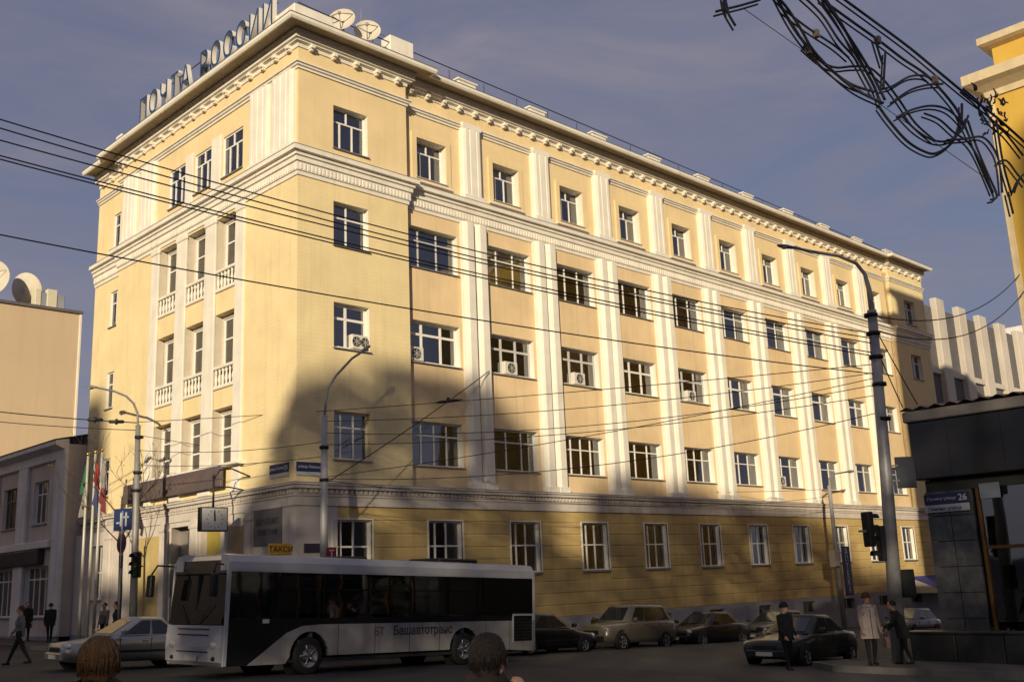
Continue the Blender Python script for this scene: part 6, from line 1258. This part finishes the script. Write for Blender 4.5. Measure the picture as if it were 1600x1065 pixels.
    if coat:
        cm = mat('coat_%s' % label[:30], coat[0], 0.9, var=0.18, scale=5, bump=0.35, bscale=18); zb = coat[1]; q = MB(); nu = 30; rings = [(1.44, .10, .15), (1.38, .145, .205), (1.25, .175, .215), (1.08, .165, .20), (.98, .17, .205), (.85, .185, .22), (.7, .195, .23), (zb, .205, .24)]
        rings = [r_ for r_ in rings if r_[0] >= zb]; vs = []; fs = []
        for j, (z, rx, ry) in enumerate(rings):
            for i in range(nu):
                th = 2 * math.pi * i / nu; wv = 1 + (.05 * math.sin(i * 2.6 + z * 3) * max(0, (1.05 - z)) * 1.6) + .012 * math.sin(z * 42 + i); vs.append((stoop * .75 * (z - .9) / .5 + rx * math.cos(th) * wv, ry * math.sin(th) * wv, z))
        for j in range(len(rings) - 1):
            for i in range(nu): fs.append((j * nu + i, j * nu + (i + 1) % nu, (j + 1) * nu + (i + 1) % nu, (j + 1) * nu + i))
        q.add(vs, fs, True); c = sub(q, 'coat', cm)
        q = MB(); q.tube([(rings[k][1] * 1.04 + stoop * .75 * (rings[k][0] - .9) / .5, .0, rings[k][0]) for k in range(1, len(rings))], .008, 5); sub(q, 'zip', BLKM)
        q = MB(); q.lathe([(.085, .0), (.125, .0), (.13, .05), (.10, .085)], V((stoop, 0, 1.41)), 20); sub(q, 'collar', cm)
    return t
def bag(label, x, y, z, rz, col, s=1.0):
    t = thing('handbag', label, 'bag', (x, y, z), rz); q = MB(); q.prism([(-.17 * s, 0), (.17 * s, 0), (.14 * s, .26 * s), (-.14 * s, .26 * s)], -.05 * s, .05 * s, 'y'); q.build('pouch', mat('bag_%s' % label[:20], col, 0.7), t); q = MB(); q.tube([(-.1 * s, 0, .26 * s), (-.07 * s, 0, .42 * s), (.07 * s, 0, .42 * s), (.1 * s, 0, .26 * s)], .010, 6); q.build('handle', BLACK, t)
TOCAM = math.radians(225)
person('woman in a light quilted coat standing at the right crossing, facing us', 5.95, -17.95, TOCAM + .1, 1.80, (0.30, 0.23, 0.19), (0.02, 0.02, 0.022), (0.05, 0.025, 0.015), 0.03, (0.05, 0.12), (.3, .4), coat=((0.48, 0.39, 0.33), .66), hat=(0.06, 0.03, 0.025), dz=0.2, group='people at the right crossing')
bag('pale shopping bag held by the woman in the light coat', 6.28, -18.22, ground_z(6, -18) + .62, 0.8, (0.35, 0.22, 0.2))
person('stooping figure in dark clothes beside the woman in the light coat', 7.0, -18.35, TOCAM - 1.9, 1.62, (0.025, 0.022, 0.022), (0.02, 0.02, 0.02), (0.02, 0.015, 0.012), 0.12, (0.3, 0.5), (.5, .6), coat=((0.03, 0.026, 0.025), .72), dz=0.2, group='people at the right crossing', stoop=.16)
person('man in black standing in front of the dark car at the right', 5.15, -15.95, TOCAM + .5, 1.76, (0.012, 0.012, 0.014), (0.012, 0.012, 0.014), (0.015, 0.012, 0.01), 0.10, (0.15, 0.0), (.5, .7), coat=((0.014, 0.014, 0.017), .80), hat=(0.012, 0.012, 0.015), group='people at the right crossing')
person('walker in a pale top striding at the left edge', -8.45, 1.75, math.radians(150), 1.73, (0.16, 0.16, 0.165), (0.02, 0.02, 0.022), (0.05, 0.04, 0.03), 0.36, (0.4, -0.4), (.3, .3), group='people at the left')
person('dark pedestrian by the shop windows, left of two', -1.7, 20.0, math.radians(250), 1.75, coat=((0.015, 0.015, 0.017), .6), step=.15, dz=.13, group='people at the left')
person('dark pedestrian by the shop windows, right of two', -1.5, 17.7, math.radians(80), 1.7, step=.2, dz=.13, coat=((0.02, 0.018, 0.02), .75), group='people at the left')
person('pedestrian with pale jacket behind the flagpoles', -2.0, 10.8, math.radians(200), 1.7, (0.22, 0.18, 0.16), step=.15, dz=.13, group='people at the left')
person('pedestrian in black beside the left lamp post', -2.3, 8.9, math.radians(160), 1.74, step=.2, dz=.13, stoop=.05, group='people at the left')
person('dark pedestrian waiting before the entrance doors', -1.2, 5.6, math.radians(260), 1.72, dz=.13, coat=((0.015, 0.013, 0.014), .7), group='people at the left')
# two heads close to the viewer at the bottom edge
person('passer-by with light brown hair close to us at the lower left', -18.05, -26.3, math.radians(60), 1.575, (0.05, 0.035, 0.028), hair=(0.17, 0.092, 0.045), long_hair=True, group='passers-by close to us', voxel=.0085, coat=((0.045, 0.032, 0.026), .7))
person('dark-haired passer-by with a hand raised to the ear, bottom centre', -16.35, -27.35, math.radians(-5), 1.575, (0.03, 0.02, 0.02), hair=(0.014, 0.010, 0.010), long_hair=True, group='passers-by close to us', voxel=.0085, raise_r=((0.30, -.30, -.75), (-0.02, .30, 1.0)), coat=((0.02, 0.013, 0.015), .7))
